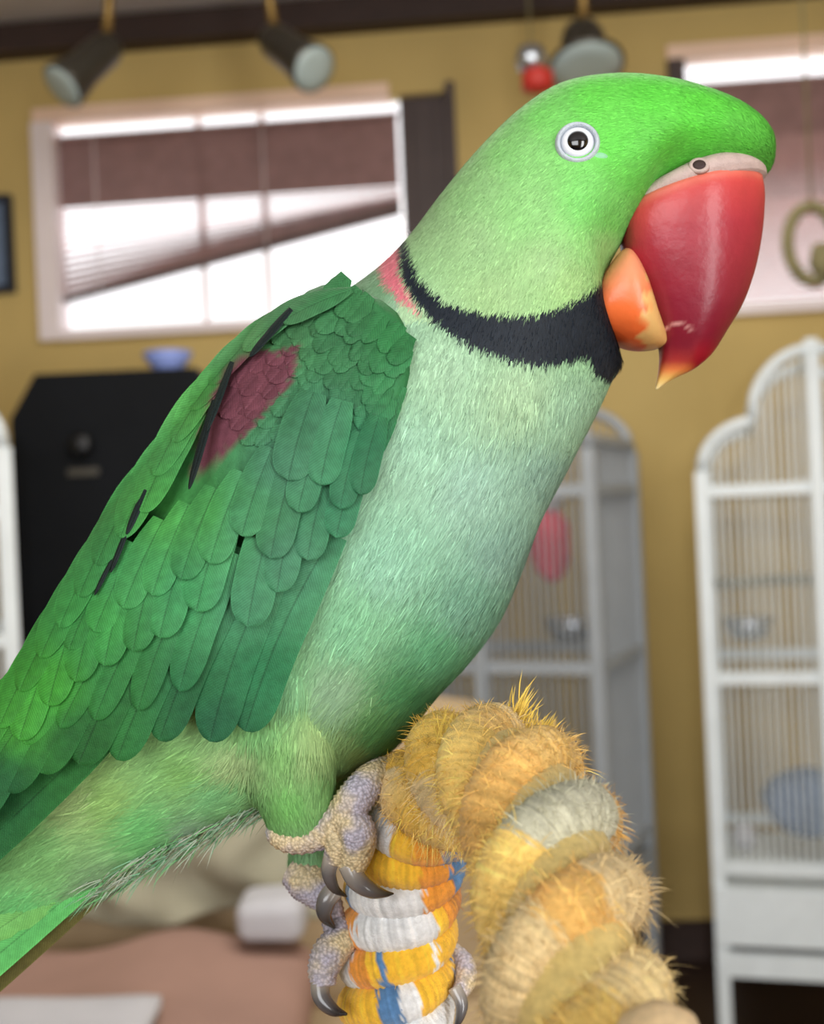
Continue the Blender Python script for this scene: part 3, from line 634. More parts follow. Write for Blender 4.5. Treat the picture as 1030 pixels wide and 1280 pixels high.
# cream cord end in front, lower right
ke = empty('rope_knot', at(800, 1500, 0.125), 'cream knotted cord end in front of the fraying rope leg', 'cord')
mb = MB(); mb.tube([at(825, 1480, 0.125), at(825, 1400, 0.125), at(824, 1320, 0.125), at(822, 1275, 0.125), at(818, 1256, 0.125)], np.array([60, 62, 62, 46, 16]) * PX * 0.62, 20, col=lin((226, 196, 150))); mb.build('knot', M['cord'], ke)
mb = MB(); mb.tube([at(820, 2000, 0.128), at(825, 1700, 0.127), at(825, 1470, 0.125)], 26 * PX, 14, col=lin((222, 190, 140))); mb.build('cord_tail', M['cord'], ke)

# play stand carrying the rope, below the frame
stz = zbase + 0.004
sd_ = empty('play_stand', (0.0, 0.17, 0), 'wooden play stand carrying the rope perch', 'stand')
mb = MB(); mb.box((-0.16, 0.06, stz - 0.02), (0.36, 0, 0), (0, 0.24, 0), (0, 0, 0.02)); mb.build('board', M['wood'], sd_, smooth=False)
mb = MB(); mb.tube([(0.02, 0.18, 0.02), (0.02, 0.18, stz - 0.021)], 0.022, 16); mb.build('post', M['wood'], sd_)
mb = MB(); mb.box((-0.16, 0.0, 0), (0.36, 0, 0), (0, 0.36, 0), (0, 0, 0.02)); mb.build('foot_plate', M['wood'], sd_, smooth=False)

# ------------------------------------------------------------------ the parakeet
bird = empty('parakeet', at(440, 1040, 0.205), 'bright green parakeet with black collar and big red beak gripping the rope', 'bird')
BODY = [ # Lu Lv Ru Rv T wc narrowing
 (967, 196, 960, 220, 14, 0, 0), (962, 172, 944, 217, 42, 0, 0), (945, 150, 912, 221, 62, 0, 0), (915, 131, 866, 222, 78, 0, .0), (875, 115, 812, 246, 90, 0, .36),
 (825, 102, 781, 296, 101, 0, .52), (765, 97, 755, 348, 106, 0, .62), (700, 108, 752, 396, 115, 0, .66), (648, 140, 764, 430, 118, 0, .6), (598, 188, 777, 456, 119, 0, .4),
 (552, 243, 765, 476, 120, 0, .2), (510, 298, 748, 512, 126, 0, .05)] + [q + (0,) for q in [(470, 338, 726, 554, 136, 0), (422, 372, 702, 600, 150, 0), (356, 410, 676, 650, 164, 0),
 (292, 470, 652, 712, 172, 0), (240, 545, 628, 766, 174, 0), (190, 625, 594, 816, 168, 0), (145, 695, 548, 868, 156, 0), (108, 765, 500, 925, 142, 0),
 (75, 828, 432, 968, 122, 0), (45, 878, 362, 995, 104, 0), (15, 925, 296, 1022, 88, 0), (-15, 975, 228, 1056, 70, 0), (-46, 1026, 156, 1106, 54, 0),
 (-66, 1062, 100, 1138, 44, 0), (-76, 1096, 62, 1160, 34, 0), (-84, 1126, 24, 1178, 20, 0)]]
V1, F1 = loft_vf(pair_loft(BODY, 150, 64))
THN = [(330, 760, 440, 740, 46, 92), (305, 850, 420, 840, 60, 88), (294, 905, 408, 893, 58, 84), (302, 950, 419, 935, 54, 80), (316, 992, 419, 985, 46, 76), (330, 1024, 417, 1022, 38, 74), (340, 1046, 412, 1046, 28, 72), (352, 1058, 402, 1058, 14, 72)]
V2, F2 = loft_vf(pair_loft(THN, 40, 40, persp=True))
THF = [(345, 800, 480, 780, 50, -70), (360, 900, 500, 880, 50, -60), (400, 945, 492, 930, 44, -50), (392, 985, 470, 975, 36, -45), (378, 1030, 440, 1030, 30, -40), (362, 1062, 412, 1064, 26, -34), (360, 1092, 410, 1092, 22, -30), (370, 1104, 402, 1104, 10, -30)]
V3, F3 = loft_vf(pair_loft(THF, 40, 36, persp=True))
Vb = np.vstack([V1, V2, V3]); Fb = list(F1) + [tuple(i + len(V1) for i in f) for f in F2] + [tuple(i + len(V1) + len(V2) for i in f) for f in F3]
tmp = mesh('tmp_body', Vb * 100, Fb, M['body'])
bpy.context.view_layer.update()
md = tmp.modifiers.new('r', 'REMESH'); md.mode = 'VOXEL'; md.voxel_size = 4.6 * S * 100; md.use_smooth_shade = True
ms = tmp.modifiers.new('s', 'SMOOTH'); ms.factor = 0.5; ms.iterations = 9
dg = bpy.context.evaluated_depsgraph_get(); me2 = bpy.data.meshes.new_from_object(tmp.evaluated_get(dg))
bv = np.zeros(len(me2.vertices) * 3); me2.vertices.foreach_get('co', bv); bv = bv.reshape(-1, 3) / 100
bf = [tuple(p.vertices) for p in me2.polygons]
bpy.data.objects.remove(tmp)

CPT = [ # side-view x, y, colour
 (750, 115, 88, 212, 62), (820, 118, 80, 212, 50), (880, 150, 72, 204, 34), (935, 180, 74, 188, 44), (955, 200, 70, 165, 45), (850, 190, 76, 192, 44), (690, 130, 108, 212, 92),
 (780, 180, 84, 208, 60), (800, 215, 92, 205, 70), (650, 185, 124, 205, 112), (600, 230, 134, 198, 124), (590, 300, 138, 192, 128), (660, 260, 130, 204, 118), (680, 330, 142, 196, 128), (740, 250, 108, 210, 96), (755, 310, 136, 208, 118),
 (770, 270, 104, 208, 90), (620, 370, 140, 190, 126), (720, 350, 146, 200, 122), (540, 290, 136, 188, 128), (470, 345, 120, 175, 120),
 (500, 400, 158, 205, 160), (560, 450, 168, 214, 166), (650, 490, 170, 212, 158), (720, 520, 158, 206, 162), (600, 600, 158, 208, 176), (520, 560, 158, 212, 170), (690, 590, 144, 190, 162), (640, 680, 140, 190, 164),
 (500, 690, 148, 212, 170), (600, 740, 126, 188, 152), (450, 770, 134, 208, 150), (560, 800, 100, 182, 124), (520, 850, 80, 160, 96), (490, 900, 84, 150, 76), (470, 940, 128, 150, 66), (430, 850, 140, 186, 138), (430, 930, 124, 160, 84), (350, 830, 126, 204, 136),
 (250, 960, 126, 188, 92), (150, 990, 140, 190, 92), (110, 990, 158, 194, 112), (60, 1060, 112, 176, 92), (200, 1030, 104, 196, 104), (280, 990, 118, 196, 118), (50, 1140, 96, 194, 100), (0, 1190, 88, 170, 84), (260, 1050, 140, 176, 146), (150, 1110, 120, 160, 110), (300, 945, 160, 196, 122), (-60, 1200, 84, 150, 70),
 (350, 930, 136, 200, 106), (392, 930, 166, 208, 124), (360, 1000, 118, 196, 92), (400, 980, 130, 192, 104), (320, 900, 130, 204, 116), (375, 1075, 126, 184, 118),
 (200, 600, 60, 150, 70), (100, 800, 60, 150, 60), (330, 450, 70, 150, 80), (420, 380, 100, 165, 100)]
COLLAR = [(508, 286), (513, 318), (526, 348), (555, 375), (600, 390), (650, 393), (698, 384), (732, 368), (762, 342), (800, 350), (812, 440), (764, 478), (744, 466), (736, 446), (690, 453), (640, 448), (590, 431), (545, 402), (518, 374), (503, 340), (498, 300)]
PINK = [(506, 286), (490, 300), (472, 322), (480, 352), (500, 374), (524, 388), (512, 366), (500, 338)]
def body_color(x, y, jit=0.0):
    c = idw([q[:2] for q in CPT], [lin(q[2:]) for q in CPT], x, y); g_ = c.mean(1, keepdims=True); sat = 0.86
    c = (g_ + (c - g_) * sat) * np.where((y < 400)[:, None] & (x > 500)[:, None], np.array([[1.24, 1.12, 1.08]]), np.array([[0.90, 0.89, 0.95]]))
    n = len(x); j = jit * rng.standard_normal(n)
    k_ = np.clip(0.5 - (poly_sd(PINK, x, y) + j) / 8, 0, 1)[:, None]; c = c * (1 - k_) + lin((224, 122, 136)) * k_
    k_ = np.clip(0.5 - (poly_sd(COLLAR, x, y) + j) / 4, 0, 1)[:, None]; c = c * (1 - k_) + lin((26, 34, 44)) * k_
    return c
u, v, w_, xs, ys = inv(bv)
body_o = mesh('body', bv, np.array(bf, dtype=np.int64) if all(len(f) == 4 for f in bf) else bf, M['body'], bird, body_color(xs, ys))
bvh = BVHTree.FromPolygons([tuple(p) for p in bv * 100], bf)
def hit(px, py):                          # point of the near flank seen at this side-view point
    d = FW * F + RT * (px - 515) - UP * (py - 640); d = d / np.linalg.norm(d)
    h = bvh.ray_cast(Vector(CAM * 100), Vector(d))
    if h[0] is None: return None, None
    return np.array(h[0]) / 100, np.array(h[1])

# plumage: fine barbs that lie along the feather flow
FLOW = [(940, 180, -0.75, -0.55), (880, 140, -0.95, -0.25), (800, 110, -1, -0.05), (720, 115, -0.9, 0.4), (640, 160, -0.7, 0.7), (560, 250, -0.6, 0.8), (860, 195, -0.95, 0.1), (780, 180, -0.95, 0.3), (700, 240, -0.75, 0.65), (770, 280, -0.6, 0.8), (740, 340, -0.5, 0.87),
        (640, 340, -0.45, 0.9), (560, 340, -0.5, 0.86), (700, 420, -0.15, 1), (600, 420, -0.3, 0.95), (520, 380, -0.3, 0.9), (560, 480, -0.35, 0.94), (680, 500, -0.2, 0.98), (740, 520, -0.3, 0.95), (600, 600, -0.5, 0.87), (680, 620, -0.5, 0.87), (500, 650, -0.5, 0.87), (600, 740, -0.62, 0.78), (480, 780, -0.5, 0.86), (540, 840, -0.66, 0.75),
        (420, 860, -0.6, 0.8), (350, 850, -0.15, 0.98), (350, 930, 0.05, 1), (360, 1010, 0.15, 1), (400, 930, 0.15, 0.98), (480, 920, -0.75, 0.66), (250, 960, -0.85, 0.5), (150, 1010, -0.86, 0.5), (200, 1060, -0.86, 0.5), (50, 1120, -0.75, 0.66), (-50, 1200, -0.7, 0.7), (280, 1010, -0.85, 0.5), (380, 1075, 0.1, 1)]
LEN = [(900, 160, 11), (800, 120, 10), (720, 150, 11), (640, 250, 14), (760, 280, 11), (650, 340, 15), (560, 330, 15), (640, 420, 11), (520, 380, 11), (560, 400, 11), (600, 390, 10), (700, 385, 10), (700, 450, 12), (750, 460, 10), (505, 320, 10), (600, 520, 26), (700, 520, 24), (600, 650, 30), (500, 700, 32), (600, 760, 36), (520, 860, 42), (430, 860, 40), (350, 930, 28), (370, 1020, 14), (250, 960, 40), (150, 1030, 44), (50, 1120, 44), (260, 1040, 40), (380, 1080, 14)]
fa = np.array([f[:4] if len(f) == 4 else (f[0], f[1], f[2], f[2]) for f in bf])
P0, P1, P2, P3 = (bv[fa[:, k_]] for k_ in range(4))
nf_ = np.cross(P2 - P0, P3 - P1); ar = np.linalg.norm(nf_, axis=1); nf_ = nf_ / (ar[:, None] + 1e-15)
cen = (P0 + P1 + P2 + P3) / 4; cu, cv, cw, cx, cy = inv(cen)
outward = np.sign(((cen - cen.mean(0)) * nf_).sum(1).sum()); nf_ *= outward
WINGP = [(470, 395), (495, 430), (498, 490), (480, 545), (440, 630), (395, 690), (370, 780), (330, 860), (300, 890), (200, 900), (100, 930), (0, 1000), (-80, 1050), (-60, 950), (0, 880), (100, 690), (200, 540), (330, 400), (420, 362)]
sdw = poly_sd(WINGP, cx, cy)
den = ar * np.where(cw < -25, 0.35, 1.0) * np.where((sdw < -12), 0.0, 1.0)
den *= np.where(cx < -160, 0, 1)
head_k = np.clip((430 - cy) / 60, 0, 1) * np.clip((cx - 480) / 40, 0, 1); den *= 1 + 1.0 * head_k
NB = 150000
fi = rng.choice(len(fa), NB, p=den / den.sum()); r1, r2 = rng.random(NB), rng.random(NB)
root = (P0[fi] * ((1 - r1) * (1 - r2))[:, None] + P1[fi] * (r1 * (1 - r2))[:, None] + P2[fi] * (r1 * r2)[:, None] + P3[fi] * ((1 - r1) * r2)[:, None])
nn_ = nf_[fi]; ru, rv, rw, rx, ry = inv(root)
# keep the skin around eye and cere clear
clear = (np.hypot(rx - 722, ry - 177) < 30) | ((np.hypot((rx - 752) / 1.3, ry - 196) < 13))
root, nn_, rx, ry, rw = (a_[~clear] for a_ in (root, nn_, rx, ry, rw)); NB = len(root)
fl = idw([q[:2] for q in FLOW], [q[2:] for q in FLOW], rx, ry, 2.5); ln = idw([q[:2] for q in LEN], [[q[2]] for q in LEN], rx, ry, 2.5)[:, 0]
d3 = fl[:, :1] * RT[None] - fl[:, 1:] * UP[None]; d3 = d3 + 0.16 * rng.standard_normal((NB, 3)); d3 = unit(d3 - nn_ * (d3 * nn_).sum(1)[:, None])
lift = rng.uniform(0.03, 0.11, NB); d3u = unit(d3 + nn_ * lift[:, None])
colr = body_color(rx, ry, 2.5); hk = np.clip((430 - ry) / 60, 0, 1); tone = np.exp((0.13 - 0.06 * hk) * rng.standard_normal(NB)); streak = rng.random(NB) < 0.06
colr = np.clip(colr * tone[:, None] * np.where(streak, 1.3, 1.0)[:, None], 0.004, 1)
wd_ = np.interp(ln, [9, 20, 45], [1.8, 1.5, 1.7]) * rng.uniform(0.7, 1.3, NB) * (1 - 0.35 * hk) * PX; ln = ln * (1 - 0.25 * hk)
V, Fc, C = strips(root + nn_ * (0.4 * PX), d3u, unit(np.cross(nn_, d3u)), ln * rng.uniform(0.65, 1.2, NB) * PX, wd_, -nn_ * (lift * 0.75)[:, None], colr)
tag(mesh('plumage', V, Fc, M['plume'], bird, C, smooth=False), kind='stuff')

# ---- wing
A0 = np.array([430, 400.0]); DA = np.array([-0.63, 0.7766]); DB = np.array([0.7766, 0.63])
def ab(x, y): return (x - A0[0]) * DA[0] + (y - A0[1]) * DA[1], (x - A0[0]) * DB[0] + (y - A0[1]) * DB[1]
def xy(a, b): return A0[0] + DA[0] * a + DB[0] * b, A0[1] + DA[1] * a + DB[1] * b
def wingW(x, y):
    a, b = ab(np.asarray(x, float), np.asarray(y, float))
    T = np.interp(a, [-60, 0, 100, 350, 450, 550, 650, 760, 1000], [128, 150, 172, 178, 168, 150, 128, 104, 70])
    bb = np.clip((b - 150) / 236, -0.985, 0.985); bb = np.where(b > 150, bb * 0.6, bb)
    return T * np.sqrt(1 - bb ** 2) + 4
ro = np.array([(-49, 20, 46), (-43, -2, 62), (-33, -28, 76), (-18, -48, 92), (0, -58, 106), (20, -62, 116), (75, -66, 138), (135, -70, 150), (187, -72, 163), (225, -73, 160), (300, -73, 165), (400, -70, 170), (480, -62, 140), (560, -50, 90), (640, -30, 60), (720, -6, 44), (780, 10, 30)])
na, nbb = 90, 28
aa = np.interp(np.linspace(0, 1, na), np.linspace(0, 1, len(ro)), ro[:, 0]); lo_ = np.interp(aa, ro[:, 0], ro[:, 1]); hi_ = np.interp(aa, ro[:, 0], ro[:, 2])
Bg = lo_[:, None] + (hi_ - lo_)[:, None] * np.linspace(0, 1, nbb)[None]; Ag = np.repeat(aa[:, None], nbb, 1)
xg, yg = xy(Ag, Bg)
edge = np.minimum(np.linspace(0, 1, nbb)[None] * (hi_ - lo_)[:, None], (1 - np.linspace(0, 1, nbb))[None] * (hi_ - lo_)[:, None]); edge = np.minimum(edge, (Ag + 50) * 1.2)
wtop = wingW(xg, yg) + np.interp(Ag, [200, 270], [17, 3]) - np.interp(Ag, [200, 270], [13, 2]) * np.clip(1 - edge / 14, 0, 1) ** 2
wbot = wingW(xg, yg) - 8
Vw = np.vstack([LP(xg, yg, wtop).reshape(-1, 3), LP(xg, yg, wbot).reshape(-1, 3)]); mW = na * nbb; Fw = []
for i in range(na - 1):
    for j in range(nbb - 1):
        a_ = i * nbb + j; Fw += [(a_, a_ + 1, a_ + nbb + 1, a_ + nbb), (mW + a_, mW + a_ + nbb, mW + a_ + nbb + 1, mW + a_ + 1)]
for i in range(na - 1): Fw += [(i * nbb, i * nbb + nbb, mW + i * nbb + nbb, mW + i * nbb), (i * nbb + nbb - 1, mW + i * nbb + nbb - 1, mW + i * nbb + 2 * nbb - 1, i * nbb + 2 * nbb - 1)]
for j in range(nbb - 1): Fw += [(j, mW + j, mW + j + 1, j + 1), ((na - 1) * nbb + j, (na - 1) * nbb + j + 1, mW + (na - 1) * nbb + j + 1, mW + (na - 1) * nbb + j)]
MAROON = [(318, 436), (345, 440), (372, 432), (366, 478), (332, 514), (292, 558), (250, 592), (232, 606), (246, 560), (262, 500), (280, 462)]
WPT = [(440, 370, 52, 132, 72), (490, 420, 40, 130, 66), (500, 480, 48, 140, 78), (420, 430, 56, 134, 80), (360, 410, 70, 140, 84), (400, 520, 62, 142, 98), (460, 560, 36, 132, 84), (350, 580, 70, 150, 108), (430, 640, 44, 132, 88), (300, 650, 66, 158, 98), (360, 700, 66, 146, 104), (260, 640, 64, 164, 74), (200, 640, 70, 176, 72), (300, 420, 84, 160, 88), (240, 500, 76, 172, 72), (170, 720, 62, 166, 84), (230, 740, 52, 154, 86), (310, 760, 62, 148, 100), (120, 780, 52, 158, 66), (60, 860, 56, 164, 40), (20, 900, 58, 160, 40), (150, 860, 40, 128, 56), (240, 860, 34, 116, 66), (330, 840, 30, 124, 74), (270, 900, 30, 104, 66), (100, 920, 34, 112, 46), (0, 980, 26, 100, 50), (-100, 1080, 24, 92, 50)]
def wing_color(x, y):
    x = np.atleast_1d(np.asarray(x, float)); y = np.atleast_1d(np.asarray(y, float))
    c = idw([q[:2] for q in WPT], [lin(q[2:]) for q in WPT], x, y)
    g_ = c.mean(1, keepdims=True); c = (g_ + (c - g_) * 0.84) * 0.80
    k_ = np.clip(0.5 - (poly_sd(MAROON, x, y) + 2 * rng.standard_normal(len(x))) / 5, 0, 1)[:, None]; c = c * (1 - k_) + lin((112, 64, 76)) * k_
    return c
cw_ = wing_color(xg.ravel(), yg.ravel()) * np.where(Ag.ravel() > 330, 0.22, 1.0)[:, None]  # shell darkened below the flight feathers to paint shade in their gaps
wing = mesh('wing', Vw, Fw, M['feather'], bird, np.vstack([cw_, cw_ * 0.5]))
FT = []
def feather(base, tip, width, l0, l1, col=None, edge_col=1.25, bend=0.0, round_=0.78, name='wing_feather', parent=None, wfun=wingW, cam_=3.0, shaft=0.6, nl=17, nc=9, base_w=0.62, jag=0.0, label=None):
    base = np.array(base, float); tip = np.array(tip, float); ax = tip - base; L_ = np.linalg.norm(ax); ax /= L_; pr = np.array([-ax[1], ax[0]])
    t = 1 - (1 - np.linspace(0, 1, nl)) ** 1.7; s_ = np.array([-1, -0.9, -0.5, -0.07, 0, 0.07, 0.5, 0.9, 1]); nc = 9
    prof = np.where(t < 0.45, base_w + (1 - base_w) * np.sin(np.clip(t / 0.45, 0, 1) * math.pi / 2), 1.0); tt = np.clip((t - round_) / (1 - round_), 0, 1); prof = prof * np.sqrt(np.clip(1 - tt ** 2.2, 0, 1)) + 0.02
    cx_ = base[None] + ax[None] * (t * L_)[:, None] + pr[None] * (bend * L_ * np.sin(t * math.pi))[:, None]
    wv = (width / 2 * prof)[:, None] * s_[None]
    if jag: wv = wv * (1 + jag * rng.standard_normal((nl, nc)) * (np.abs(s_) > 0.9)[None])
    # barbs sweep towards the tip: edge vertices trail slightly
    X = cx_[:, None, 0] + pr[0] * wv; Y = cx_[:, None, 1] + pr[1] * wv
    W = wfun(X, Y) + (l0 + (l1 - l0) * t)[:, None] - cam_ * (s_ ** 2)[None] - 1.2 * np.exp(-(s_ / 0.10) ** 2)[None]
    Vv = LP(X, Y, W).reshape(-1, 3)
    Fc = [(i * nc + j, i * nc + j + 1, (i + 1) * nc + j + 1, (i + 1) * nc + j) for i in range(nl - 1) for j in range(nc - 1)]
    if col is None: c = wing_color(X.ravel(), Y.ravel())
    else: c = np.repeat(lin(col)[None], nl * nc, 0)
    f = np.ones((nl, nc)); f[:, 0] *= edge_col; f[:, -1] *= edge_col; f[-1:, :] *= edge_col; f[:, nc // 2] *= shaft
    f *= (1 + 0.05 * rng.standard_normal((nl, nc))) * rng.uniform(0.80, 1.16)
    o = mesh(name, Vv, Fc, M['feather'], parent if parent is not None else wing, np.clip(c * f.reshape(-1, 1), 0.003, 1))
    bq = o.data.attributes.new('barb', 'FLOAT', 'POINT'); q_ = ((t * L_)[:, None] - 1.1 * np.abs(wv)) * 1.5; bq.data.foreach_set('value', q_.ravel().astype(np.float32))
    if label: o['label'] = label
    return o
# primaries, then secondaries: inner ones lie on top of outer ones
for i, (b_, t_, wd) in enumerate([((230, 800), (-140, 1160), 56), ((210, 790), (-175, 1150), 54), ((190, 790), (-210, 1140), 52), ((170, 790), (-240, 1125), 52), ((150, 790), (-260, 1105), 50), ((120, 780), (-280, 1080), 50)]):
    feather(b_, t_, wd, 4 + 1.5 * i, 6 + 1.5 * i, bend=-0.02, round_=0.85)
SEC = [((416, 668), (306, 914), 60), ((352, 690), (262, 927), 58), ((312, 690), (199, 926), 54), ((270, 710), (146, 950), 54), ((224, 730), (98, 955), 58), ((186, 740), (50, 966), 56), ((152, 760), (8, 990), 54), ((124, 780), (-36, 1030), 52), ((100, 810), (-80, 1075), 50)]
for i, (b_, t_, wd) in enumerate(SEC): feather(b_, t_, wd, 14 + 1.6 * i, 10 + 5.0 * i, bend=0.035, round_=0.80, edge_col=1.1)
for i, (b_, t_, wd) in enumerate([((290, 690), (224, 864), 46), ((240, 720), (172, 888), 40), ((200, 740), (118, 900), 42), ((165, 760), (75, 910), 40), ((130, 790), (30, 930), 40), ((105, 810), (-5, 950), 40)]): feather(b_, t_, wd, 24 + i, 30 + 2 * i, bend=0.03, round_=0.68, edge_col=1.12)
GC = [((452, 560), (420, 672), 40), ((410, 590), (384, 700), 42), ((378, 600), (346, 740), 46), ((346, 630), (309, 783), 54), ((290, 620), (245, 764), 52), ((245, 650), (199, 797), 50), ((208, 660), (166, 814), 46), ((172, 680), (130, 832), 46), ((142, 695), (94, 852), 46), ((110, 730), (60, 882), 46), ((80, 780), (24, 925), 44)]
for i, (b_, t_, wd) in enumerate(GC): feather(b_, t_, wd, 24 + 0.8 * i, 34 + 1.0 * i, bend=0.02, round_=0.74, edge_col=1.22)
MC = [((474, 520), (450, 618), 36), ((450, 540), (425, 636), 36), ((428, 500), (400, 606), 44), ((402, 540), (372, 640), 42), ((374, 560), (338, 698), 50), ((392, 490), (360, 600), 52), ((340, 560), (302, 670), 46), ((304, 590), (262, 704), 46), ((270, 610), (226, 724), 44), ((236, 630), (190, 744), 42), ((204, 650), (154, 760), 42), ((170, 680), (118, 790), 42), ((140, 700), (86, 812), 40)]
for i, (b_, t_, wd) in enumerate(MC): feather(b_, t_, wd, 30, 41, bend=0.02, round_=0.72, edge_col=1.22)
# lesser coverts in overlapping rows over the shoulder and the maroon patch
rows = np.arange(168, -26, -19)
for ri, a_ in enumerate(rows):
    lo = np.interp(a_, ro[:, 0], ro[:, 1]) + 14; hi = np.interp(a_, ro[:, 0], ro[:, 2]) - 12
    for b_ in np.arange(lo + (ri % 2) * 9, hi + 1, 17):
        aj, bj = a_ + rng.uniform(-9, 9), b_ + rng.uniform(-6, 6); x0, y0 = xy(aj - 14, bj); fan = 0.12 + 0.30 * (bj - 60) / 120
        dv = DA * math.cos(fan * 0.5) + DB * math.sin(fan * 0.5) * 0.6
        x1, y1 = x0 + dv[0] * 44, y0 + dv[1] * 44
        if a_ > 120 and b_ > 60: continue
        feather((x0, y0), (x1, y1), rng.uniform(22, 30), 18 + 0.2 * ri, 20.5 + 0.5 * ri + rng.uniform(-1.5, 1.5), round_=rng.uniform(0.35, 0.6), nl=10, nc=9, edge_col=1.06, shaft=0.92, cam_=1.6, jag=0.08, bend=rng.uniform(-0.04, 0.04))
# leading-edge coverts
for a_ in np.arange(26, 230, 20):
    b_ = np.interp(a_, ro[:, 0], ro[:, 2]) - 9; x0, y0 = xy(a_ - 8, b_); x1, y1 = xy(a_ + 36, b_ + 10 * (1 - a_ / 150))
    feather((x0, y0), (x1, y1), 19, 14, 17, round_=0.6, nl=10, nc=9, edge_col=1.35)
# scapulars along the back, dark strips painted as the shade in the gaps
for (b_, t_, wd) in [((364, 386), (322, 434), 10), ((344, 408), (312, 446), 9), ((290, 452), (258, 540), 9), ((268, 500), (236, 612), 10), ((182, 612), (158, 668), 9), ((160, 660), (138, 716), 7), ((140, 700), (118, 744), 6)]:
    feather(b_, t_, wd, 42, 45, col=(20, 34, 34), edge_col=1.0, round_=0.5, name='gap_shade_strip', label='blackish strip painted as shade between scapular feathers')
SCP = [((440, 362), (352, 402), 26), ((396, 366), (304, 438), 26), ((358, 384), (262, 480), 28), ((328, 406), (238, 512), 30), ((298, 434), (216, 552), 32), ((270, 466), (192, 594), 38), ((250, 500), (176, 640), 44), ((222, 536), (150, 672), 42), ((198, 570), (120, 706), 42), ((172, 612), (98, 746), 40), ((148, 650), (74, 784), 40), ((124, 690), (50, 822), 40), ((100, 730), (24, 864), 40), ((78, 770), (-2, 910), 40), ((54, 812), (-40, 960), 40), ((24, 858), (-80, 1010), 40), ((-8, 905), (-120, 1060), 40)]
for i, (b_, t_, wd) in enumerate(SCP): feather(b_, t_, wd, 30 + 0.3 * i, 42 + 0.2 * i, round_=0.62, bend=0.03, edge_col=1.25, col=None, base_w=0.25 if i < 4 else 0.6)
# far wing, folded on the hidden flank
Vf = Vw.copy(); dlt = (Vf - CAM) @ FW; Vf = Vf + FW[None] * (2 * (D0 - dlt))[:, None]
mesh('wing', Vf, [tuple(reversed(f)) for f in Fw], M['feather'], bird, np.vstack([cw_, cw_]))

# ---- tail
def tailW(x, y): return np.zeros_like(np.asarray(x, float)) + 0.0
TL = [((130, 985), (-640, 1440), 56, -4), ((170, 1000), (-620, 1500), 58, 2), ((150, 1085), (-470, 1610), 46, 4), ((190, 1020), (-570, 1530), 60, 12), ((170, 1045), (-520, 1580), 60, 18), ((140, 1075), (-480, 1590), 48, 28)]
TLC = [(28, 90, 50), (36, 104, 56), (92, 88, 44), (70, 150, 74), (96, 180, 92), (84, 164, 88)]
for i, (b_, t_, wd, l_) in enumerate(TL):
    feather(b_, t_, wd, l_ + 14, l_ - 18, col=TLC[i], edge_col=1.35, wfun=tailW, name='tail_feather', parent=bird, round_=0.9, nl=24)
for (b_, t_, wd, l_, c_) in [((150, 1060), (-30, 1180), 40, 52, (104, 168, 88)), ((130, 1070), (-60, 1205), 46, 44, (84, 160, 90)), ((90, 1040), (-90, 1150), 44, 50, (96, 164, 84))]:
    feather(b_, t_, wd, l_ - 14, l_ - 12, col=c_, edge_col=1.15, wfun=tailW, name='tail_covert', parent=bird, round_=0.5, jag=0.12)

# loose downy fringe under the tail root
n = 2200; f = rng.random(n); r0 = LO(345 - 215 * f + 6 * rng.standard_normal(n), 1000 + 108 * f ** 1.05 + rng.uniform(-26, 4, n), rng.uniform(-30, 50, n))
d1 = unit(RT[None] * -0.85 - UP[None] * 0.5 + 0.22 * rng.standard_normal((n, 3))); pal_ = np.array([lin(c) for c in ((150, 172, 146), (110, 164, 126), (128, 134, 104), (104, 168, 104), (176, 186, 168))])
V, Fc, C = strips(r0, d1, unit(np.cross(d1, FW[None])), rng.uniform(18, 44, n) * PX, rng.uniform(0.7, 1.4, n) * PX, -UP[None] * rng.uniform(0.0, 0.3, n)[:, None], pal_[rng.integers(0, 5, n)] * rng.uniform(0.7, 1.1, n)[:, None])
tag(mesh('downy_fringe', V, Fc, M['plume'], bird, C, smooth=False), kind='stuff')

# ---- head: beak, cere, eyes
def ramp(x, xs_, cs):
    cs = np.array([lin(c) for c in cs]); return np.stack([np.interp(x, xs_, cs[:, k_]) for k_ in range(3)], -1)
UPB = [(778, 266, 952, 222, 66, 0), (776, 292, 955, 248, 69, 0), (782, 326, 952, 292, 66, 0), (795, 356, 943, 338, 61, 0), (809, 387, 928, 380, 53, 0), (820, 414, 908, 414, 43, 0), (825, 438, 890, 442, 30, 0), (824, 460, 868, 461, 18, 0), (821, 476, 842, 474, 9, 0), (819, 487, 822, 487, 2, 0)]
R = pair_loft(UPB, 60, 56, ridge=0.22, boxl=0.62, arch=([0, 0.15, 0.5], [9, 6, 0])); V, Fc = loft_vf(R); uu, vv, ww, bx, by = inv(V)
f_ = np.repeat(np.linspace(0, 1, 60), 56)
c_ = ramp(f_, [0, 0.06, 0.2, 0.45, 0.65, 0.74, 0.80, 0.88, 1], [(226, 120, 100), (206, 70, 70), (168, 44, 60), (132, 26, 48), (124, 22, 42), (160, 46, 44), (216, 120, 64), (232, 184, 100), (236, 216, 156)])
cut = np.clip((bx - 862) / 10, 0, 1) * np.clip((f_ - 0.6) / 0.1, 0, 1); c_ = c_ * (1 - cut[:, None]) + lin((158, 22, 40)) * cut[:, None]
chip = np.clip(1 - np.abs(np.hypot((bx - 848) / 1.4, by - 418) - 13) / 2.2, 0, 1) * (by < 416); c_ = c_ * (1 - 0.8 * chip[:, None]) + lin((236, 176, 170)) * 0.8 * chip[:, None]
rim = np.clip(1 - (bx - np.interp(by, [262, 330, 400, 440], [783, 791, 815, 826])) / 4, 0, 1) * (by > 280) * (by < 440); c_ = c_ * (1 - 0.5 * rim[:, None]) + lin((110, 20, 34)) * 0.5 * rim[:, None]
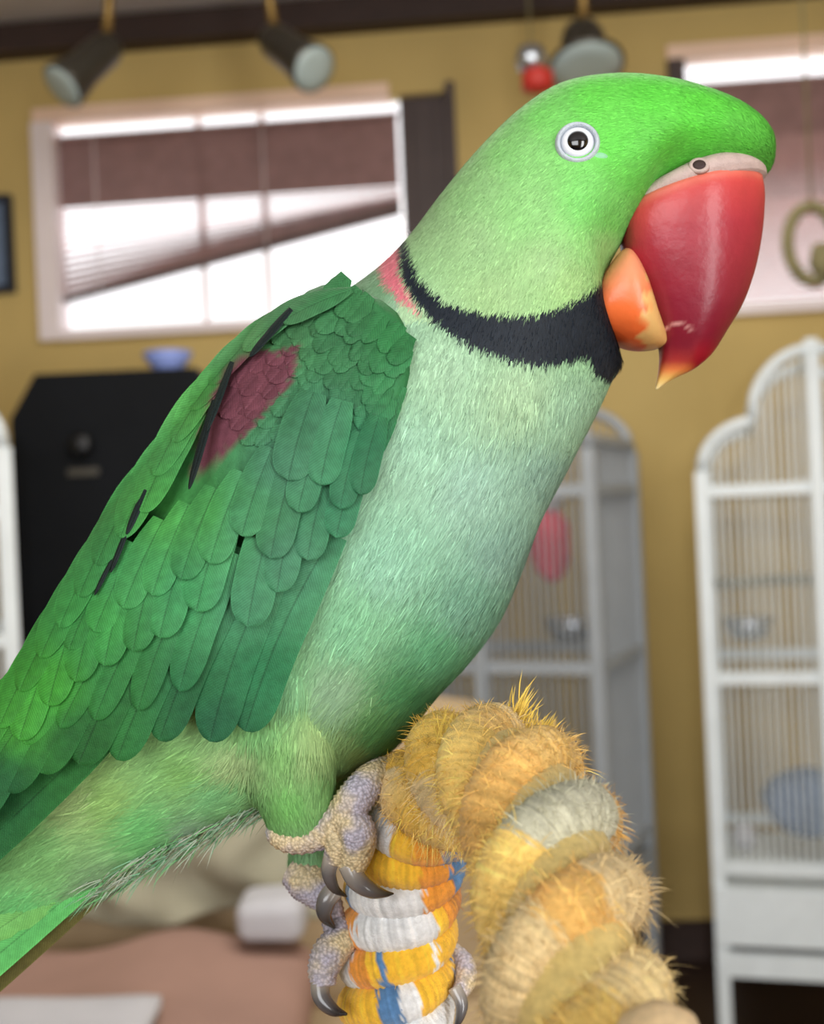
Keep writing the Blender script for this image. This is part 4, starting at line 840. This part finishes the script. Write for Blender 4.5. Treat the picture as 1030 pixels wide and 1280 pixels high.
tag(mesh('upper_beak', V, Fc, M['beak'], bird, c_), 'glossy crimson hooked upper beak with pale tip')
LOB = [(746, 356, 718, 408, 46, 0), (760, 334, 738, 420, 66, 0), (780, 314, 768, 430, 74, 0), (798, 340, 794, 437, 70, 0), (814, 386, 815, 437, 52, 0), (828, 414, 829, 434, 24, 0)]
R = pair_loft(LOB, 30, 40, ex=0.8); V, Fc = loft_vf(R); uu, vv, ww, bx, by = inv(V)
cr = np.clip((bx - (803 + 7 * np.sin(by * 0.25) - (by - 400) * 0.12)) / 4, 0, 1)[:, None]
c_ = ramp(by, [335, 380, 425], [(238, 150, 110), (240, 116, 58), (232, 100, 44)]) * (1 - cr) + lin((226, 178, 110)) * cr
tag(mesh('lower_beak', V, Fc, M['beak'], bird, c_), 'orange lower beak with chipped cream edge')
CER = [(781, 272, 957, 222, 63, 0), (781, 262, 955, 214, 68, 0), (792, 249, 946, 208, 66, 0), (812, 238, 934, 206, 58, 0)]
V, Fc = loft_vf(pair_loft(CER, 16, 56, boxl=0.62, arch=([0, 1], [9, 11]))); cere = mesh('cere', V, Fc, M['cere'], bird); tag(cere, 'pale fleshy cere above the beak')
bvc = BVHTree.FromPolygons([tuple(p) for p in V * 100], Fc)
def lathe(c, n, prof, seg=32, sx=1.0):
    n = unit(np.asarray(n)); e = unit(np.cross(n, UP)); g = np.cross(e, n); th = np.linspace(0, 2 * math.pi, seg, endpoint=False)
    V = []; 
    for r, h in prof: V += [c + n * h * PX + (e * math.cos(a) * sx + g * math.sin(a)) * r * PX for a in th]
    m = len(prof); Fc = [(i * seg + j, i * seg + (j + 1) % seg, (i + 1) * seg + (j + 1) % seg, (i + 1) * seg + j) for i in range(m - 1) for j in range(seg)]
    Fc += [tuple(range(seg - 1, -1, -1)), tuple(range((m - 1) * seg, m * seg))]
    return np.array(V), Fc
for sgn in (1, -1):
    c, n = hit(722, 178); n = n if n @ (CAM - c) > 0 else -n
    n = unit(0.6 * n - 0.4 * FW)
    if sgn < 0:
        c = c + FW * 2 * (D0 - (c - CAM) @ FW); n = n - 2 * (n @ FW) * FW
    V, Fc = lathe(c, n, [(26.5, -12), (26, -1), (24, 3), (22.3, 4), (20.5, 2.5), (19.5, -2), (19, -8)]); eye = mesh('eye', V, Fc, M['eyering'], bird); tag(eye, 'round eye with white iris and pale skin ring')
    prof = [(20.5, -6), (20, -1), (17, 2.5), (13.5, 4.0), (11.6, 4.4)]; V, Fc = lathe(c, n, prof)
    cc_ = np.repeat(np.array([lin(x) for x in ((120, 124, 132), (150, 156, 166), (226, 230, 238), (244, 246, 250), (176, 184, 190))]), 32, 0); mesh('iris', V, Fc, M['iris'], eye, cc_)
    V, Fc = lathe(c, n, [(12.4, 3.0), (11.8, 4.6), (9, 6.6), (5, 7.8), (1, 8.2)]); mesh('pupil', V, Fc, M['pupil'], eye)
    c2, n2_ = hit(750, 194); n2_ = n2_ if n2_ @ (CAM - c2) > 0 else -n2_
    if sgn < 0: c2 = c2 + FW * 2 * (D0 - (c2 - CAM) @ FW); n2_ = n2_ - 2 * (n2_ @ FW) * FW
    V, Fc = lathe(c2, n2_, [(6, -4), (5, -0.6), (3, 0.1), (1, 0.3)], 20, 2.0); mesh('eye_corner_skin', V, Fc, M['tear'], eye)
    d = FW * F + RT * (874 - 515) - UP * (206 - 640); h = bvc.ray_cast(Vector(CAM * 100), Vector(d / np.linalg.norm(d)))
    if h[0] is not None:
        c3 = np.array(h[0]) / 100; n3_ = np.array(h[1]); n3_ = n3_ if n3_ @ (CAM - c3) > 0 else -n3_
        if sgn < 0: c3 = c3 + FW * 2 * (D0 - (c3 - CAM) @ FW); n3_ = n3_ - 2 * (n3_ @ FW) * FW
        V, Fc = lathe(c3, n3_, [(11, -4), (9.5, 0.2), (7.6, 0.9), (6.4, 0.5), (5, -1)], 20, 1.25); no = mesh('nostril', V, Fc, M['cere'], cere)
        V, Fc = lathe(c3, n3_, [(6.8, -3), (6.2, 0.5), (2, 0.6)], 20, 1.25); mesh('nostril_opening', V, Fc, M['nostril'], cere)

# ---- feet
def limb(name, pts, parent, mt='scale', n=14, cols=None, sub=24):
    P = crom([(*LP(np.array(p[0]), np.array(p[1]), np.array(p[2])), p[3] * PX) for p in pts], sub)
    # annular scales: fine rings of varying girth
    r_ = P[:, 3] * (1 + (0.05 * np.where(np.arange(sub) % 2 == 0, 1, -1) if mt == 'scale' else 0))
    V, Fc = tube_vf(P[:, :3], np.maximum(r_, 0.2 * PX), n)
    cc = None
    if mt == 'claw': cc = np.repeat(ramp(np.linspace(0, 1, sub), [0, 0.35, 0.8, 1], [(176, 168, 158), (104, 102, 104), (44, 42, 44), (24, 24, 26)]), n, 0)
    return mesh(name, V, Fc, M[mt], parent, cc)
nf = limb('foot', [(334, 1036, 72, 5), (344, 1040, 74, 15), (366, 1046, 80, 20), (394, 1044, 86, 19), (418, 1030, 92, 21), (438, 1010, 96, 20)], bird, sub=30); tag(nf, 'grey scaly foot gripping the rope')
limb('toe', [(418, 1034, 90, 18), (440, 1004, 98, 22), (460, 978, 84, 20), (478, 962, 56, 15), (494, 956, 24, 11)], nf, sub=40)
limb('toe', [(428, 1020, 96, 20), (446, 1038, 108, 22), (446, 1062, 104, 20), (440, 1086, 98, 15)], nf, sub=36)
limb('claw', [(436, 1080, 102, 13), (446, 1100, 106, 12), (464, 1113, 104, 9.5), (480, 1117, 98, 5), (492, 1117, 94, 1)], nf, 'claw')
limb('toe', [(420, 1030, 92, 18), (424, 1052, 98, 18), (420, 1076, 92, 13)], nf, sub=28)
limb('claw', [(416, 1068, 94, 11), (411, 1090, 92, 9), (418, 1110, 88, 6), (434, 1121, 84, 1)], nf, 'claw')
ff = limb('foot', [(368, 1088, -30, 22), (384, 1100, -20, 27), (396, 1112, -14, 24), (410, 1128, -8, 18), (418, 1150, 0, 14)], bird, sub=30); tag(ff, 'pale grey scaly rear foot low on the rope')
limb('claw', [(418, 1112, 30, 12), (408, 1126, 34, 12), (406, 1144, 34, 9), (418, 1160, 30, 2)], ff, 'claw')
limb('toe', [(416, 1150, -4, 15), (426, 1172, 14, 20), (412, 1192, 30, 22), (404, 1214, 40, 19), (406, 1234, 48, 14)], ff, sub=40)
limb('claw', [(400, 1222, 44, 12), (402, 1246, 54, 11), (416, 1262, 62, 8), (434, 1268, 66, 1.5)], ff, 'claw')
limb('toe', [(450, 1150, -70, 14), (520, 1170, -80, 15), (574, 1200, -30, 15), (582, 1224, 6, 13), (574, 1242, 24, 10)], ff, sub=50)
limb('claw', [(568, 1234, 26, 9), (577, 1254, 34, 8), (574, 1274, 38, 5), (566, 1290, 38, 1)], ff, 'claw')
